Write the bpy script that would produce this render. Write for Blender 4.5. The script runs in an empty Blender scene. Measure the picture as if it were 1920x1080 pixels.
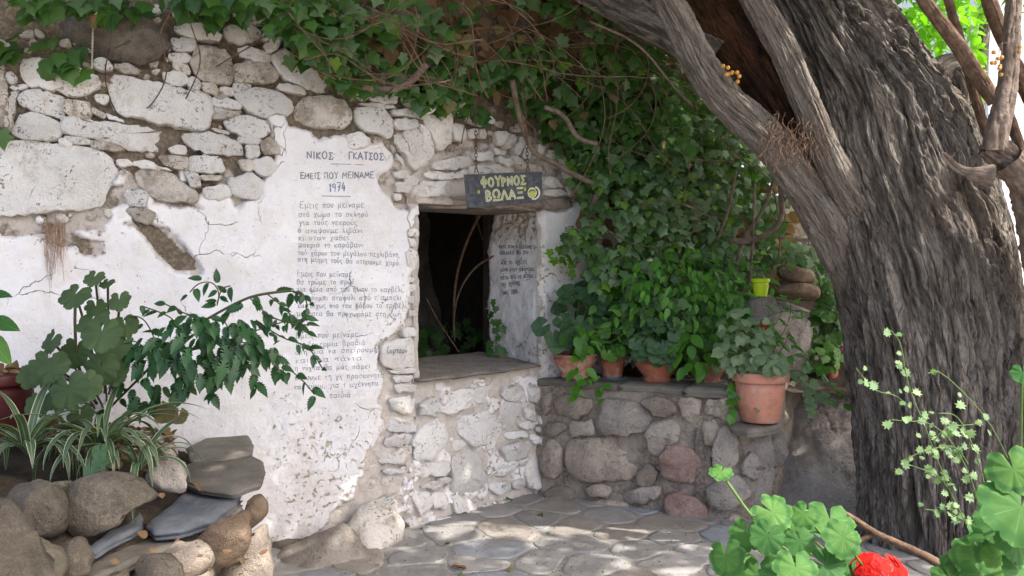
import bpy, math, random
import numpy as np
from mathutils import Vector, Matrix
random.seed(7); R_=np.random.RandomState(11)
SC=bpy.context.scene
# ---------------------------------------------------------------- camera
F=1600.0; CAM=np.array([0,0,1.55]); PIT=math.radians(1.432)
cd=bpy.data.cameras.new('camera'); cd.sensor_width=36; cd.lens=36*F/1920; cd.clip_end=600; cd.clip_start=.05
cam=bpy.data.objects.new('camera',cd); SC.collection.objects.link(cam)
cam.location=CAM; cam.rotation_euler=(math.pi/2-PIT,0,0); SC.camera=cam
# ---------------------------------------------------------------- sky, sun, exposure
SUN=np.array([.55,-.26,.79]); SUN/=np.linalg.norm(SUN)
w=bpy.data.worlds.new('World'); SC.world=w; w.use_nodes=True
nt=w.node_tree; bg=nt.nodes['Background']; sk=nt.nodes.new('ShaderNodeTexSky'); sk.sky_type='NISHITA'
sk.sun_disc=False; sk.sun_elevation=math.asin(SUN[2]); sk.sun_rotation=math.atan2(SUN[0],SUN[1])
sk.dust_density=5.0; sk.ozone_density=.4; sk.air_density=.75
nt.links.new(sk.outputs[0],bg.inputs[0]); bg.inputs[1].default_value=.15
sl=bpy.data.lights.new('sun','SUN'); sl.energy=2.3; sl.angle=math.radians(.5); sl.color=(1,.95,.87)
so=bpy.data.objects.new('sun',sl); SC.collection.objects.link(so)
so.rotation_euler=Vector(SUN).to_track_quat('Z','Y').to_euler(); so.location=(3,-1,8)
vs=SC.view_settings; vs.view_transform='Standard'; vs.look='None'; vs.gamma=1; vs.exposure=1.93
SC.cycles.use_denoising=True; SC.cycles.max_bounces=7; SC.cycles.diffuse_bounces=4; SC.cycles.transmission_bounces=3
SC.cycles.transparent_max_bounces=4; SC.cycles.sample_clamp_indirect=6
# ---------------------------------------------------------------- projection
FW=np.array([0,math.cos(PIT),-math.sin(PIT)]); UPV=np.array([0,math.sin(PIT),math.cos(PIT)]); XV=np.array([1.,0,0])
def ray(px,py):
    px=np.asarray(px,float);py=np.asarray(py,float)
    return FW+((px-960)/F)[...,None]*XV+((540-py)/F)[...,None]*UPV
def at(px,py,Y):
    d=ray(px,py); return CAM+d*(np.asarray(Y,float)/d[...,1])[...,None]
def onz(px,py,z):
    d=ray(px,py); return CAM+d*((z-CAM[2])/d[...,2])[...,None]
def proj(P):
    v=np.asarray(P)-CAM; zf=v@FW; return 960+F*v[...,0]/zf,540-F*(v@UPV)/zf
# ---------------------------------------------------------------- noise
def _hs(i,j,k,s):
    n=(i.astype(np.int64)*73856093)^(j.astype(np.int64)*19349663)^(k.astype(np.int64)*83492791)^(s*2654435761)
    n&=0xffffffff; n=((n^(n>>15))*2246822519)&0xffffffff; n=((n^(n>>13))*3266489917)&0xffffffff
    return ((n^(n>>16))&0xffffff)/float(0xffffff)
def vn(P,s=0):
    P=np.asarray(P,float); i0=np.floor(P).astype(np.int64); f=P-i0; f=f*f*(3-2*f); r=0
    for a in (0,1):
        wa=f[...,0] if a else 1-f[...,0]
        for b in (0,1):
            wb=f[...,1] if b else 1-f[...,1]
            for c in (0,1):
                wc=f[...,2] if c else 1-f[...,2]
                r=r+wa*wb*wc*_hs(i0[...,0]+a,i0[...,1]+b,i0[...,2]+c,s)
    return r
def fbm(P,o=4,s=0,g=.5):
    P=np.asarray(P,float); r=0;a=1;t=0
    for k in range(o): r=r+a*vn(P*2**k+17.3*k,s+k); t+=a; a*=g
    return r/t
def ridge(P,o=3,s=0,g=.5):
    P=np.asarray(P,float); r=0;a=1;t=0
    for k in range(o): r=r+a*(1-np.abs(2*vn(P*2**k+9.1*k,s+k)-1)); t+=a; a*=g
    return r/t
def sstep(a,b,x): t=np.clip((x-a)/(b-a),0,1); return t*t*(3-2*t)
# ---------------------------------------------------------------- polygons (2-D)
def pp(s,ox=0,oy=0,k=1.0):
    v=np.array([float(t) for t in s.replace(';',' ').replace(',',' ').split()]).reshape(-1,2)
    return v/k+np.array([ox,oy])
def polys(s,ox=0,oy=0,k=1.0): return [pp(l,ox,oy,k) for l in s.strip().split('\n') if l.strip()]
def sd(pts,poly):
    """signed distance to polygon, positive inside"""
    x=pts[:,0];y=pts[:,1]; ins=np.zeros(len(x),bool); d2=np.full(len(x),1e18); n=len(poly)
    for i in range(n):
        x0,y0=poly[i];x1,y1=poly[(i+1)%n]
        c=((y0>y)!=(y1>y)); 
        with np.errstate(divide='ignore',invalid='ignore'): xi=(x1-x0)*(y-y0)/((y1-y0) or 1e-12)+x0
        ins^=c&(x<xi)
        ex,ey=x1-x0,y1-y0; L=ex*ex+ey*ey or 1e-9; t=np.clip(((x-x0)*ex+(y-y0)*ey)/L,0,1)
        d2=np.minimum(d2,(x-x0-t*ex)**2+(y-y0-t*ey)**2)
    return np.where(ins,1,-1)*np.sqrt(d2)
def chaik(p,n=1,closed=True):
    p=np.asarray(p,float)
    for _ in range(n):
        if closed:
            q=np.roll(p,-1,0); p=np.stack([.85*p+.15*q,.15*p+.85*q],1).reshape(-1,p.shape[1])
        else:
            a,b=p[:-1],p[1:]; m=np.stack([.75*a+.25*b,.25*a+.75*b],1).reshape(-1,p.shape[1]); p=np.vstack([p[:1],m,p[-1:]])
    return p
def resamp(p,n,closed=True):
    p=np.asarray(p,float); q=np.vstack([p,p[:1]]) if closed else p
    L=np.r_[0,np.cumsum(np.linalg.norm(np.diff(q,axis=0),axis=1))]
    t=np.linspace(0,L[-1],n,endpoint=not closed)
    return np.stack([np.interp(t,L,q[:,k]) for k in range(p.shape[1])],1)
# ---------------------------------------------------------------- objects
WORLD={}
def tag(o,label=None,cat=None,group=None,kind=None):
    for k,v in (('label',label),('category',cat),('group',group),('kind',kind)):
        if v: o[k]=v
    return o
def thing(name,label,cat,loc=(0,0,0),group=None,kind=None):
    o=bpy.data.objects.new(name,None); SC.collection.objects.link(o); o.empty_display_size=.1
    o.location=loc; WORLD[o.name]=np.array(loc,float); return tag(o,label,cat,group,kind)
def link(name,me,c,parent):
    o=bpy.data.objects.new(name,me); SC.collection.objects.link(o); WORLD[o.name]=np.array(c,float)
    if parent is not None: o.parent=parent; o.location=np.array(c)-WORLD[parent.name]
    else: o.location=c
    return o
def mk(name,V,Fc,mat,parent=None,smooth=True,uv=None,var=None,org=None):
    V=np.asarray(V,float).reshape(-1,3); c=V.mean(0) if org is None else np.array(org,float)
    me=bpy.data.meshes.new(name)
    if isinstance(Fc,np.ndarray):
        k=Fc.shape[1]; me.vertices.add(len(V)); me.vertices.foreach_set('co',(V-c).ravel())
        me.loops.add(Fc.size); me.loops.foreach_set('vertex_index',Fc.astype(np.int32).ravel())
        me.polygons.add(len(Fc)); me.polygons.foreach_set('loop_start',np.arange(0,Fc.size,k,dtype=np.int32))
        me.polygons.foreach_set('loop_total',np.full(len(Fc),k,dtype=np.int32)); me.update(calc_edges=True)
    else: me.from_pydata((V-c).tolist(),[],[list(f) for f in Fc])
    if uv is not None:
        l=me.uv_layers.new(name='UVMap'); vi=np.zeros(len(me.loops),np.int32); me.loops.foreach_get('vertex_index',vi)
        l.data.foreach_set('uv',np.asarray(uv,float)[vi].ravel())
    if var is not None:
        a=me.attributes.new('var','FLOAT','POINT'); a.data.foreach_set('value',np.asarray(var,float))
    me.validate(); me.update()
    if smooth: me.polygons.foreach_set('use_smooth',np.ones(len(me.polygons),bool))
    if mat is not None: me.materials.append(mat)
    return link(name,me,c,parent)
class MB:
    def __init__(s): s.V=[];s.F=[];s.n=0;s.U=[]
    def add(s,V,Fc,uv=None):
        V=np.asarray(V,float).reshape(-1,3); s.V.append(V); s.F+= [[int(i)+s.n for i in f] for f in Fc]; s.n+=len(V)
        s.U.append(np.zeros((len(V),2)) if uv is None else np.asarray(uv,float)); return s
    def build(s,name,mat,parent=None,**k):
        if not s.V: return None
        return mk(name,np.vstack(s.V),s.F,mat,parent,uv=np.vstack(s.U),**k)
def tube(P,r,n=6,mb=None,rag=0,cap=True):
    P=np.asarray(P,float); m=len(P); r=np.broadcast_to(np.asarray(r,float),(m,)) 
    T=np.gradient(P,axis=0); T/=np.linalg.norm(T,axis=1)[:,None]+1e-9
    u=np.cross(T[0],[.3,.2,1.0]); u/=np.linalg.norm(u)+1e-9; V=[];U=[];L=0
    for i in range(m):
        u=u-T[i]*(u@T[i]); u/=np.linalg.norm(u)+1e-9; v=np.cross(T[i],u); a=np.arange(n)*2*math.pi/n
        rr=r[i]*(1+rag*(R_.rand(n)-.5))
        V.append(P[i]+(np.cos(a)*rr)[:,None]*u+(np.sin(a)*rr)[:,None]*v); 
        if i: L+=np.linalg.norm(P[i]-P[i-1])
        U.append(np.stack([a*r[i],np.full(n,L)],1))
    Fc=[[i*n+j,i*n+(j+1)%n,(i+1)*n+(j+1)%n,(i+1)*n+j] for i in range(m-1) for j in range(n)]
    if cap: Fc+=[list(range(n))[::-1],[(m-1)*n+j for j in range(n)]]
    if mb is None: mb=MB()
    mb.add(np.vstack(V),Fc,np.vstack(U)); return mb
def rings_faces(nr,n,close=True):
    f=[]
    for i in range(nr-1):
        for j in range(n): f.append([i*n+j,i*n+(j+1)%n,(i+1)*n+(j+1)%n,(i+1)*n+j])
    return f
def box(mb,c,ex,ey,ez):
    """box from centre and three half-extent vectors"""
    c,ex,ey,ez=map(lambda t:np.array(t,float),(c,ex,ey,ez)); V=[c+a*ex+b*ey+d*ez for a in(-1,1) for b in(-1,1) for d in(-1,1)]
    if np.dot(np.cross(ex,ey),ez)<0: V=[c+a*ex+b*ey+d*ez for a in(1,-1) for b in(-1,1) for d in(-1,1)]
    mb.add(V,[[0,1,3,2],[4,6,7,5],[0,4,5,1],[2,3,7,6],[0,2,6,4],[1,5,7,3]]); return mb
def crs(P,n): # smooth resample of an open 3-D path
    return resamp(chaik(P,2,False),n,False)
# ---------------------------------------------------------------- ruled vertical surface along a plan line
class Surf:
    def __init__(s,pts,rd=3):
        s.p=resamp(chaik(np.array(pts,float),rd,False),160,False); p=s.p
        s.L=np.r_[0,np.cumsum(np.linalg.norm(np.diff(p,axis=0),axis=1))]
        t=np.gradient(p,axis=0); t/=np.linalg.norm(t,axis=1)[:,None]; s.t=t; s.nn=np.stack([t[:,1],-t[:,0]],1)
    def hit(s,px,py):
        d=ray(px,py); sh=d.shape[:-1]; d=d.reshape(-1,3); best=np.full(len(d),1e9); S=np.zeros(len(d))
        for i in range(len(s.p)-1):
            a=s.p[i]; e=s.p[i+1]-a; den=d[:,0]*e[1]-d[:,1]*e[0]; den=np.where(abs(den)<1e-9,1e-9,den)
            u=(a[0]*d[:,1]-a[1]*d[:,0])/den; t=(a[0]*e[1]-a[1]*e[0])/den
            lo=-60 if i==0 else -1e-6; hi=8 if i==len(s.p)-2 else 1+1e-6
            ok=(u>=lo)&(u<=hi)&(t>0)&(t<best); best=np.where(ok,t,best); S=np.where(ok,s.L[i]+u*(s.L[i+1]-s.L[i]),S)
        best=np.where(best>1e8,s.p[-1][1]/d[:,1],best); S=np.clip(S,-.5,s.L[-1]+.3); Z=CAM[2]+d[:,2]*best; return np.stack([S,Z],1).reshape(sh+(2,))
    def pos(s,SZ,h=0):
        SZ=np.asarray(SZ,float); S=SZ[...,0]; Sc=np.clip(S,0,s.L[-1])
        q=np.stack([np.interp(Sc,s.L,s.p[:,k]) for k in(0,1)],-1); t=np.stack([np.interp(Sc,s.L,s.t[:,k]) for k in(0,1)],-1)
        n=np.stack([t[...,1],-t[...,0]],-1); n/=np.linalg.norm(n,axis=-1)[...,None]
        q=q+t*(S-Sc)[...,None]+n*np.asarray(h)[...,None]
        return np.concatenate([q,SZ[...,1:2]],-1)
# ---------------------------------------------------------------- stones
def stone_on(sf,poly,b,mat,parent,name='stone',h0=0,rag=1.0,back=.05,flat=.75,tilt=.35,n=None,cm=1):
    """field stone set into a wall surface; outline traced where it stands"""
    P=np.asarray(poly,float); per=np.linalg.norm(np.roll(P,-1,0)-P,axis=1).sum()
    n=n or int(np.clip(per/9,14,60)); Q=resamp(chaik(P,cm),n); SZ=sf.hit(Q[:,0],Q[:,1]); c=SZ.mean(0); seed=int(abs(c[0])*977+abs(c[1])*631)%9973
    size=np.sqrt(np.prod(SZ.max(0)-SZ.min(0))); b=min(b,size*.45)
    tl=(R_.rand(2)-.5)*tilt*b/ max(size,.02)*2
    fr_=np.random.RandomState(seed); an_=fr_.uniform(0,6.28,4); fct=[(np.array([math.cos(a),math.sin(a)]),fr_.uniform(.15,.6),fr_.uniform(-.02,.30)) for a in an_]
    sc=[1.0,1.01,1.0,.972,.92,.74,.38]; hh=[-back,-.1,.45,.80,.94,1.0,1.0]; hh=[x if x<=0 else b*x for x in hh]; V=[]
    for k,(q,h) in enumerate(zip(sc,hh)):
        loc=c+(SZ-c)*q; w3=np.stack([loc[:,0],loc[:,1],np.full(n,.37)],1)
        d=(fbm(w3/ .03,3,seed)-.5)*.013*rag+(fbm(w3/.09,3,seed+5)-.5)*.034*rag*min(1,size/.2)
        if k: loc=loc+np.stack([fbm(w3/.025,2,seed+3)-.5,fbm(w3/.025,2,seed+8)-.5],1)*.030*min(1,size/.12)*rag
        hv=h+h0+(d if k>1 else 0)+(((SZ-c)*q)@tl if k>1 else 0)
        if k>1:
            for u_,g_,o_ in fct: hv=np.minimum(hv,h0+b*1.08-g_*((loc-c)@u_-o_*size))
        V.append(sf.pos(loc,hv))
    w3=np.array([[c[0],c[1],.37]]); V.append((V[-1].mean(0))[None])
    Fc=rings_faces(len(sc),n); m=len(sc)*n; Fc+=[[m-n+j,m-n+(j+1)%n,m] for j in range(n)]; Fc=[f[::-1] for f in Fc] if _cw(SZ) else Fc
    return mk(name,np.vstack(V),Fc,mat,parent)
def _cw(Q):
    x,y=Q[:,0],Q[:,1]; return (x*np.roll(y,-1)-y*np.roll(x,-1)).sum()<0
def rock(name,poly,Y,th,mat,parent=None,rag=1.0,lean=0.0,n=None,nr=9,sq=.5,back=.7,cm=1,detail=1.0,fac=10):
    """free-standing rock: silhouette traced at distance Y, thickness th towards the camera, lean = how much the top recedes"""
    P=np.asarray(poly,float); per=np.linalg.norm(np.roll(P,-1,0)-P,axis=1).sum()
    n=n or int(np.clip(per/8,20,90)); Q=resamp(chaik(P,cm),n)
    if _cw(np.stack([Q[:,0],-Q[:,1]],1)): Q=Q[::-1]
    W=at(Q[:,0],Q[:,1],Y); c=W.mean(0); V=[]; size=np.linalg.norm(W.max(0)-W.min(0))
    seq=[(k,1) for k in np.cos(np.linspace(.02,1,nr)*math.pi/2)][::-1][1:]; ks=[(.0,1)]+[(a,1) for a,_ in seq]+[(1.0,0)]+[(.85,-1),(.5,-1),(.1,-1)]
    V=[];sd_=int(abs(c[0])*977+abs(c[2])*631)%9973
    for k,sg in ks[1:]:
        q=c+(W-c)*k; d=(1-k**2.6)**sq*th*(1 if sg>0 else -back) if sg else 0
        q=q.copy(); q[:,1]-=d; q[:,1]+=lean*(q[:,2]-c[2])
        no=(fbm(q/.14*detail,3,sd_)-.5)*.09*rag*min(1,size/.5)+(fbm(q/.035,3,sd_+3)-.5)*.024*rag+(ridge(q/.07,3,sd_+6)-.6)*.03*rag*min(1,size/.6)
        dir_=(q-c); dir_[:,1]=-(1 if sg>=0 else -1)*th*.8*(1.15-k); dir_/=np.linalg.norm(dir_,axis=1)[:,None]
        V.append(q+dir_*no[:,None])
    V=V; m=len(V); f=c+np.array([0,-th,0]); bk=c+np.array([0,th*back,0])
    A=np.vstack(V+[f[None],bk[None]]); A=facet(A,c,sd_,fac); Fc=[[a[0],a[3],a[2],a[1]] for a in rings_faces(m,n)]; N=m*n
    Fc+=[[(j+1)%n,N,j] for j in range(n)]+[[(m-1)*n+j,N+1,(m-1)*n+(j+1)%n] for j in range(n)]
    Fc=[g[::-1] for g in Fc]
    return mk(name,A,Fc,mat,parent)
def facet(A,c,seed,k):
    "knock flat chips off a rounded stone with random planes"
    r=np.random.RandomState(seed)
    for i in range(k):
        d=r.normal(0,1,3); d[1]=-abs(d[1])*1.2; d/=np.linalg.norm(d); t=(A-c)@d; lim=t.max()*r.uniform(.60,.88); o=t>lim; A=A-np.where(o,(t-lim)*.97,0)[:,None]*d*np.array([.35,1,.35])
    return A
def slab(name,W,th,mat,parent=None,rag=1.0,edge=.012,n=None,slope=None,cm=0):
    """flat stone from a world-space outline (its top face), irregular thick edge"""
    W=np.asarray(W,float); n=n or 28; q=resamp(chaik(W,cm) if cm else W,n)
    if _cw(q[:,:2]): q=q[::-1]
    c=q.mean(0); V=[]; sd_=int(abs(c[0])*977+abs(c[1])*631)%9973
    for k,dz,o in ((.35,0,0),(.7,0,0),(.93,0,0),(1.0,-.15*th-edge*.3,0),(1.0,-.35*th-edge*.3,edge*.6),(.995,-.6*th-edge*.3,-edge),(1.0,-.8*th,edge*.4),(.97,-th,0)):
        r=c+(q-c)*k; w=fbm(r/.05+dz*40,3,sd_)-.5; out=(q-c)/ (np.linalg.norm(q-c,axis=1)[:,None]+1e-9); out[:,2]*=.1
        r=r+out*(o+w*edge*1.6*rag*(k>.9))[:,None]; r[:,2]+=dz+(fbm(r/.09,3,sd_+2)-.5)*.014*rag; V.append(r)
    top=c+np.array([0,0,.0]); bot=c+np.array([0,0,-th]); m=len(V)
    A=np.vstack(V+[top[None],bot[None]]); Fc=[[a[0],a[3],a[2],a[1]] for a in rings_faces(m,n)]; N=m*n
    Fc+=[[j,(j+1)%n,N] for j in range(n)]+[[(m-1)*n+(j+1)%n,(m-1)*n+j,N+1] for j in range(n)]
    return mk(name,A,Fc,mat,parent)
def grid_faces(nu,nv):
    i=np.arange(nu-1)[:,None]*nv+np.arange(nv-1)[None]; i=i.ravel(); return np.stack([i,i+1,i+nv+1,i+nv],1)
# ---------------------------------------------------------------- materials
class NT:
    def __init__(s,name):
        s.m=bpy.data.materials.new(name); s.m.use_nodes=True; s.t=s.m.node_tree; s.b=s.t.nodes['Principled BSDF']; s.o=s.t.nodes['Material Output']
        s.P=s.n('ShaderNodeNewGeometry').outputs['Position']; s.b.inputs['Roughness'].default_value=.9; s.b.inputs['Specular IOR Level'].default_value=.25
    def n(s,ty,ins={},**kw):
        x=s.t.nodes.new(ty)
        for k,v in kw.items(): setattr(x,k,v)
        for k,v in ins.items(): s.put(x.inputs[k],v)
        return x
    def put(s,i,v):
        if isinstance(v,bpy.types.NodeSocket): s.t.links.new(v,i)
        elif isinstance(v,(tuple,list)) and len(v)==3 and i.type=='RGBA': i.default_value=(*v,1)
        else: i.default_value=v
    def noise(s,sc,d=3,r=.55,v=None,dist=0): return s.n('ShaderNodeTexNoise',{'Vector':v or s.P,'Scale':sc,'Detail':d,'Roughness':r,'Distortion':dist}).outputs[0]
    def vor(s,sc,v=None,f='F1',out='Distance'): return s.n('ShaderNodeTexVoronoi',{'Vector':v or s.P,'Scale':sc},feature=f).outputs[out]
    def ss(s,x,lo,hi,a=0.,b=1.): return s.n('ShaderNodeMapRange',{'Value':x,'From Min':lo,'From Max':hi,'To Min':a,'To Max':b},interpolation_type='SMOOTHSTEP').outputs[0]
    def mix(s,f,a,b,mode='MIX'):
        x=s.n('ShaderNodeMix',data_type='RGBA',blend_type=mode); s.put(x.inputs[0],f); s.put(x.inputs[6],a); s.put(x.inputs[7],b); return x.outputs[2]
    def ma(s,op,a,b=0.): return s.n('ShaderNodeMath',{0:a,1:b},operation=op).outputs[0]
    def map(s,v,sc): return s.n('ShaderNodeMapping',{'Vector':v,'Scale':sc}).outputs[0]
    def rnd(s): return s.n('ShaderNodeObjectInfo').outputs['Random']
    def at(s,nm): return s.n('ShaderNodeAttribute',attribute_name=nm).outputs['Fac']
    def uv(s): return s.n('ShaderNodeUVMap').outputs[0]
    def bump(s,h,st=.5,d=.01): s.put(s.b.inputs['Normal'],s.n('ShaderNodeBump',{'Height':h,'Strength':st,'Distance':d}).outputs[0])
    def col(s,c): s.put(s.b.inputs['Base Color'],c)
def rockmat(name,a,b,wash=None,wa=.5,dark=(.05,.043,.035),spk=.60,bs=.6,vary=.25,moss=None,patch=None):
    m=NT(name); n1=m.noise(7,4,.6); n2=m.noise(38,5,.68); n3=m.noise(170,3,.6); big=m.noise(2.3,3)
    c=m.mix(m.ss(m.ma('ADD',n1,m.ma('MULTIPLY',n2,.5)),.55,.95),a,b); c=m.mix(m.ss(n3,.55,.75,0,.35),c,dark)
    c=m.mix(m.ss(n3,.48,.30,0,.3),c,tuple(min(1,x*1.9) for x in b))
    if patch: c=m.mix(m.ss(m.noise(5.1,3,.6),.52,.62),c,patch)
    c=m.mix(m.ss(m.noise(17,5,.75),.60,.68,0,.45),c,tuple(min(1,x*1.55+.03) for x in b)); c=m.mix(m.ss(m.noise(11,6,.75),.46,.36,0,.5),c,tuple(x*.62 for x in a))
    if moss: c=m.mix(m.ss(m.noise(9,5,.7),.56,.66,0,.6),c,moss)
    if wash:
        q=m.ma('ADD',m.ma('MULTIPLY',m.noise(5.3,3,.6),.55),m.ma('MULTIPLY',m.noise(31,6,.72),.55))
        wc=m.mix(m.ss(big,.35,.65),wash,tuple(x*.86 for x in wash)); wc=m.mix(m.ss(m.noise(14,4),.5,.72,0,.45),wc,(.52,.44,.36))
        c=m.mix(m.ss(q,1-wa-.06,1-wa+.07),c,wc)
    s=m.ma('MULTIPLY',m.ss(m.noise(62,3,.6,dist=.6),spk,spk+.05),m.ss(m.noise(6.5,3),.42,.6)); c=m.mix(m.ma('MULTIPLY',s,.75),c,dark)
    v=m.n('ShaderNodeHueSaturation',{'Color':c,'Value':m.ss(m.rnd(),0,1,1-vary,1+vary*.6)}).outputs[0]; m.col(v)
    m.bump(m.ma('ADD',m.ma('MULTIPLY',n2,.9),m.ma('MULTIPLY',n3,.4)),bs,.020); return m.m
WHITE=(.80,.79,.80)
M={}
M['washed']=rockmat('whitewashed_stone',(.36,.30,.235),(.48,.42,.35),(.80,.78,.755),.61,vary=.12,bs=.95,spk=.57)
M['washed_worn']=rockmat('worn_whitewash',(.33,.275,.21),(.46,.40,.33),(.70,.65,.59),.50,vary=.2,bs=1.0,spk=.56)
M['arch']=rockmat('arch_whitewash',(.42,.345,.26),(.55,.47,.39),(.78,.745,.70),.58,vary=.12,bs=.9)
M['under']=rockmat('sill_wall_whitewash',(.45,.37,.29),(.55,.47,.39),(.75,.72,.69),.56,vary=.12,bs=.9)
M['bare']=rockmat('bare_granite',(.25,.205,.165),(.39,.33,.275),bs=.9,vary=.35,moss=(.13,.13,.085))
M['bare_pink']=rockmat('pinkish_granite',(.25,.155,.125),(.37,.27,.235),bs=.9,vary=.15)
M['bare_pale']=rockmat('pale_granite',(.30,.26,.225),(.42,.375,.33),bs=.9,vary=.2)
M['boulder']=rockmat('boulder_granite',(.50,.43,.385),(.64,.575,.53),bs=2.2,vary=.05)
M['grey_rock']=rockmat('grey_rock',(.105,.09,.07),(.175,.15,.12),bs=.9,vary=.3,moss=(.09,.09,.06))
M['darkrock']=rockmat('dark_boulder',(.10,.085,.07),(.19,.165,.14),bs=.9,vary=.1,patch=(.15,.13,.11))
M['orange_rock']=rockmat('rusty_rock',(.175,.12,.08),(.25,.185,.13),bs=.9,vary=.15)
M['soil']=rockmat('dry_soil',(.035,.026,.018),(.09,.066,.046),bs=1.0,vary=.1)
def slate(name,a,b,vary=.2):
    m=NT(name); n1=m.noise(6,4,.6); n2=m.noise(30,5,.65,v=m.map(m.P,(1,.35,3))); c=m.mix(m.ss(n1,.35,.65),a,b)
    c=m.mix(m.ss(n2,.55,.75,0,.5),c,tuple(x*1.5 for x in b)); c=m.mix(m.ss(m.noise(80,3),.62,.7,0,.5),c,(.08,.065,.05))
    c=m.mix(m.ss(m.noise(3.3,5,.7),.5,.7,0,.55),c,(.20,.175,.15))
    m.col(m.n('ShaderNodeHueSaturation',{'Color':c,'Value':m.ss(m.rnd(),0,1,1-vary,1+vary)}).outputs[0]); m.bump(m.ma('ADD',n2,m.ma('MULTIPLY',m.noise(140,3),.4)),.6,.008)
    m.b.inputs['Roughness'].default_value=.75; return m.m
M['slate']=slate('blue_slate',(.085,.095,.115),(.14,.15,.17)); M['slate_warm']=slate('grey_brown_slate',(.13,.115,.095),(.19,.175,.15))
M['flag']=slate('grey_flagstone',(.24,.23,.225),(.31,.295,.285),.10); M['flag_blue']=slate('blue_flagstone',(.215,.225,.25),(.28,.29,.315),.08); M['flag_tan']=slate('tan_flagstone',(.25,.22,.195),(.32,.285,.255),.10)
def mortar(name,dirt,wash,lo):
    m=NT(name); q=m.ma('ADD',m.noise(8,5,.65),m.ma('MULTIPLY',m.at('var'),1.)); n2=m.noise(45,5,.7)
    c=m.mix(m.ss(n2,.4,.65),dirt,tuple(x*1.9 for x in dirt)); c=m.mix(m.ss(q,lo,lo+.16),c,wash); c=m.mix(m.ss(m.noise(20,4,.6),.55,.75,0,.45),c,(.30,.23,.165))
    m.col(c); m.bump(m.ma('ADD',n2,m.ma('MULTIPLY',m.noise(180,3),.4)),.9,.014); return m.m
M['mortar']=mortar('wall_mortar',(.15,.12,.088),(.62,.56,.50),.82)
M['terr_mortar']=mortar('terrace_mortar',(.20,.165,.135),(.34,.295,.25),.55)
def plaster():
    m=NT('white_plaster'); v=m.at('var'); n1=m.noise(2.2,4,.6); n2=m.noise(26,5,.65); n3=m.noise(150,3,.6)
    c=m.mix(m.ss(n1,.35,.7),(.80,.785,.79),(.70,.68,.685)); c=m.mix(m.ss(m.noise(11,5,.65),.52,.74,0,.5),c,(.62,.54,.45)); c=m.mix(m.ss(m.noise(4.3,4,.6),.48,.66,0,.5),c,(.68,.64,.60)); c=m.mix(m.ma('MULTIPLY',m.ss(v,.45,1.0),m.ss(m.noise(6,5,.7),.42,.62,0,.6)),c,(.60,.53,.45))
    # flaked pits, denser where 'var' is high: brown under-coat shows
    d=m.noise(30,6,.72,dist=.35); th=m.ss(v,0,1,.70,.555); pit=m.n('ShaderNodeMapRange',{'Value':m.ma('SUBTRACT',d,th),'From Min':0.,'From Max':.025}).outputs[0]
    c=m.mix(pit,c,m.mix(m.ss(n2,.42,.58),(.36,.265,.175),(.55,.47,.38)))
    d2=m.noise(95,2,.5); c=m.mix(m.ss(d2,.70,.73,0,.8),c,(.12,.10,.085))
    cr=m.vor(2.6,v=m.n('ShaderNodeVectorMath',{0:m.P,1:m.n('ShaderNodeVectorMath',{0:m.n('ShaderNodeTexNoise',{'Vector':m.P,'Scale':6.,'Detail':4.}).outputs['Color'],'Scale':.22},operation='SCALE').outputs[0]},operation='ADD').outputs[0],f='DISTANCE_TO_EDGE')
    crk=m.ma('MULTIPLY',m.ss(cr,.007,.001),m.ss(m.noise(1.9,3),.53,.60)); c=m.mix(m.ma('MULTIPLY',crk,.8),c,(.25,.19,.14)); m.col(c)
    h=m.ma('SUBTRACT',m.ma('ADD',m.ma('MULTIPLY',n2,.55),m.ma('MULTIPLY',n3,.14)),m.ma('ADD',m.ma('MULTIPLY',pit,.55),m.ma('MULTIPLY',crk,.8))); m.bump(h,.9,.016); m.b.inputs['Roughness'].default_value=.85; return m.m
M['plaster']=plaster()
def flatm(name,c,rough=.8,c2=None,sc=20,bs=.2,spec=.3,vary=0,lime=0):
    m=NT(name); q=m.mix(m.ss(m.noise(sc,5,.65),.38,.65),c,c2 or tuple(x*.7 for x in c))
    if lime: q=m.mix(m.ss(m.noise(9,6,.72),.50,.66,0,lime),q,(.60,.50,.42)); q=m.mix(m.ss(m.noise(6,5,.7),.52,.40,0,.45),q,tuple(x*.5 for x in c))
    if vary: q=m.n('ShaderNodeHueSaturation',{'Color':q,'Value':m.ss(m.rnd(),0,1,1-vary,1+vary)}).outputs[0]
    m.col(q); m.b.inputs['Roughness'].default_value=rough; m.b.inputs['Specular IOR Level'].default_value=spec; m.bump(m.noise(sc*5,4),bs,.004); return m.m
M['ink']=flatm('blue_black_paint',(.10,.115,.15),.7,(.26,.28,.33),160,.05); M['inkblue']=flatm('faded_blue_paint',(.05,.10,.22),.7,(.16,.22,.33),140,.05)
M['redpaint']=flatm('red_paint',(.45,.03,.05),.7,(.55,.25,.25),200,.05)
M['wood']=flatm('weathered_beam',(.34,.29,.245),.9,(.20,.16,.13),9,.8); M['board']=flatm('painted_sign_board',(.035,.038,.045),.6,(.085,.09,.10),26,.5)
M['chalkY']=flatm('yellow_green_paint',(.42,.45,.10),.7,(.25,.27,.06),120,.1); M['chalkW']=flatm('pale_paint',(.66,.66,.52),.7,(.45,.46,.30),120,.1)
M['iron']=flatm('rusty_chain',(.07,.045,.035),.6,(.13,.07,.045),60,.4); M['rust']=M['iron']
M['terra']=flatm('terracotta',(.40,.135,.075),.8,(.32,.12,.075),14,.6,vary=.12,lime=.35); M['terra_pale']=flatm('pale_terracotta',(.56,.25,.165),.8,(.45,.21,.145),9,.6,lime=.3)
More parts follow.
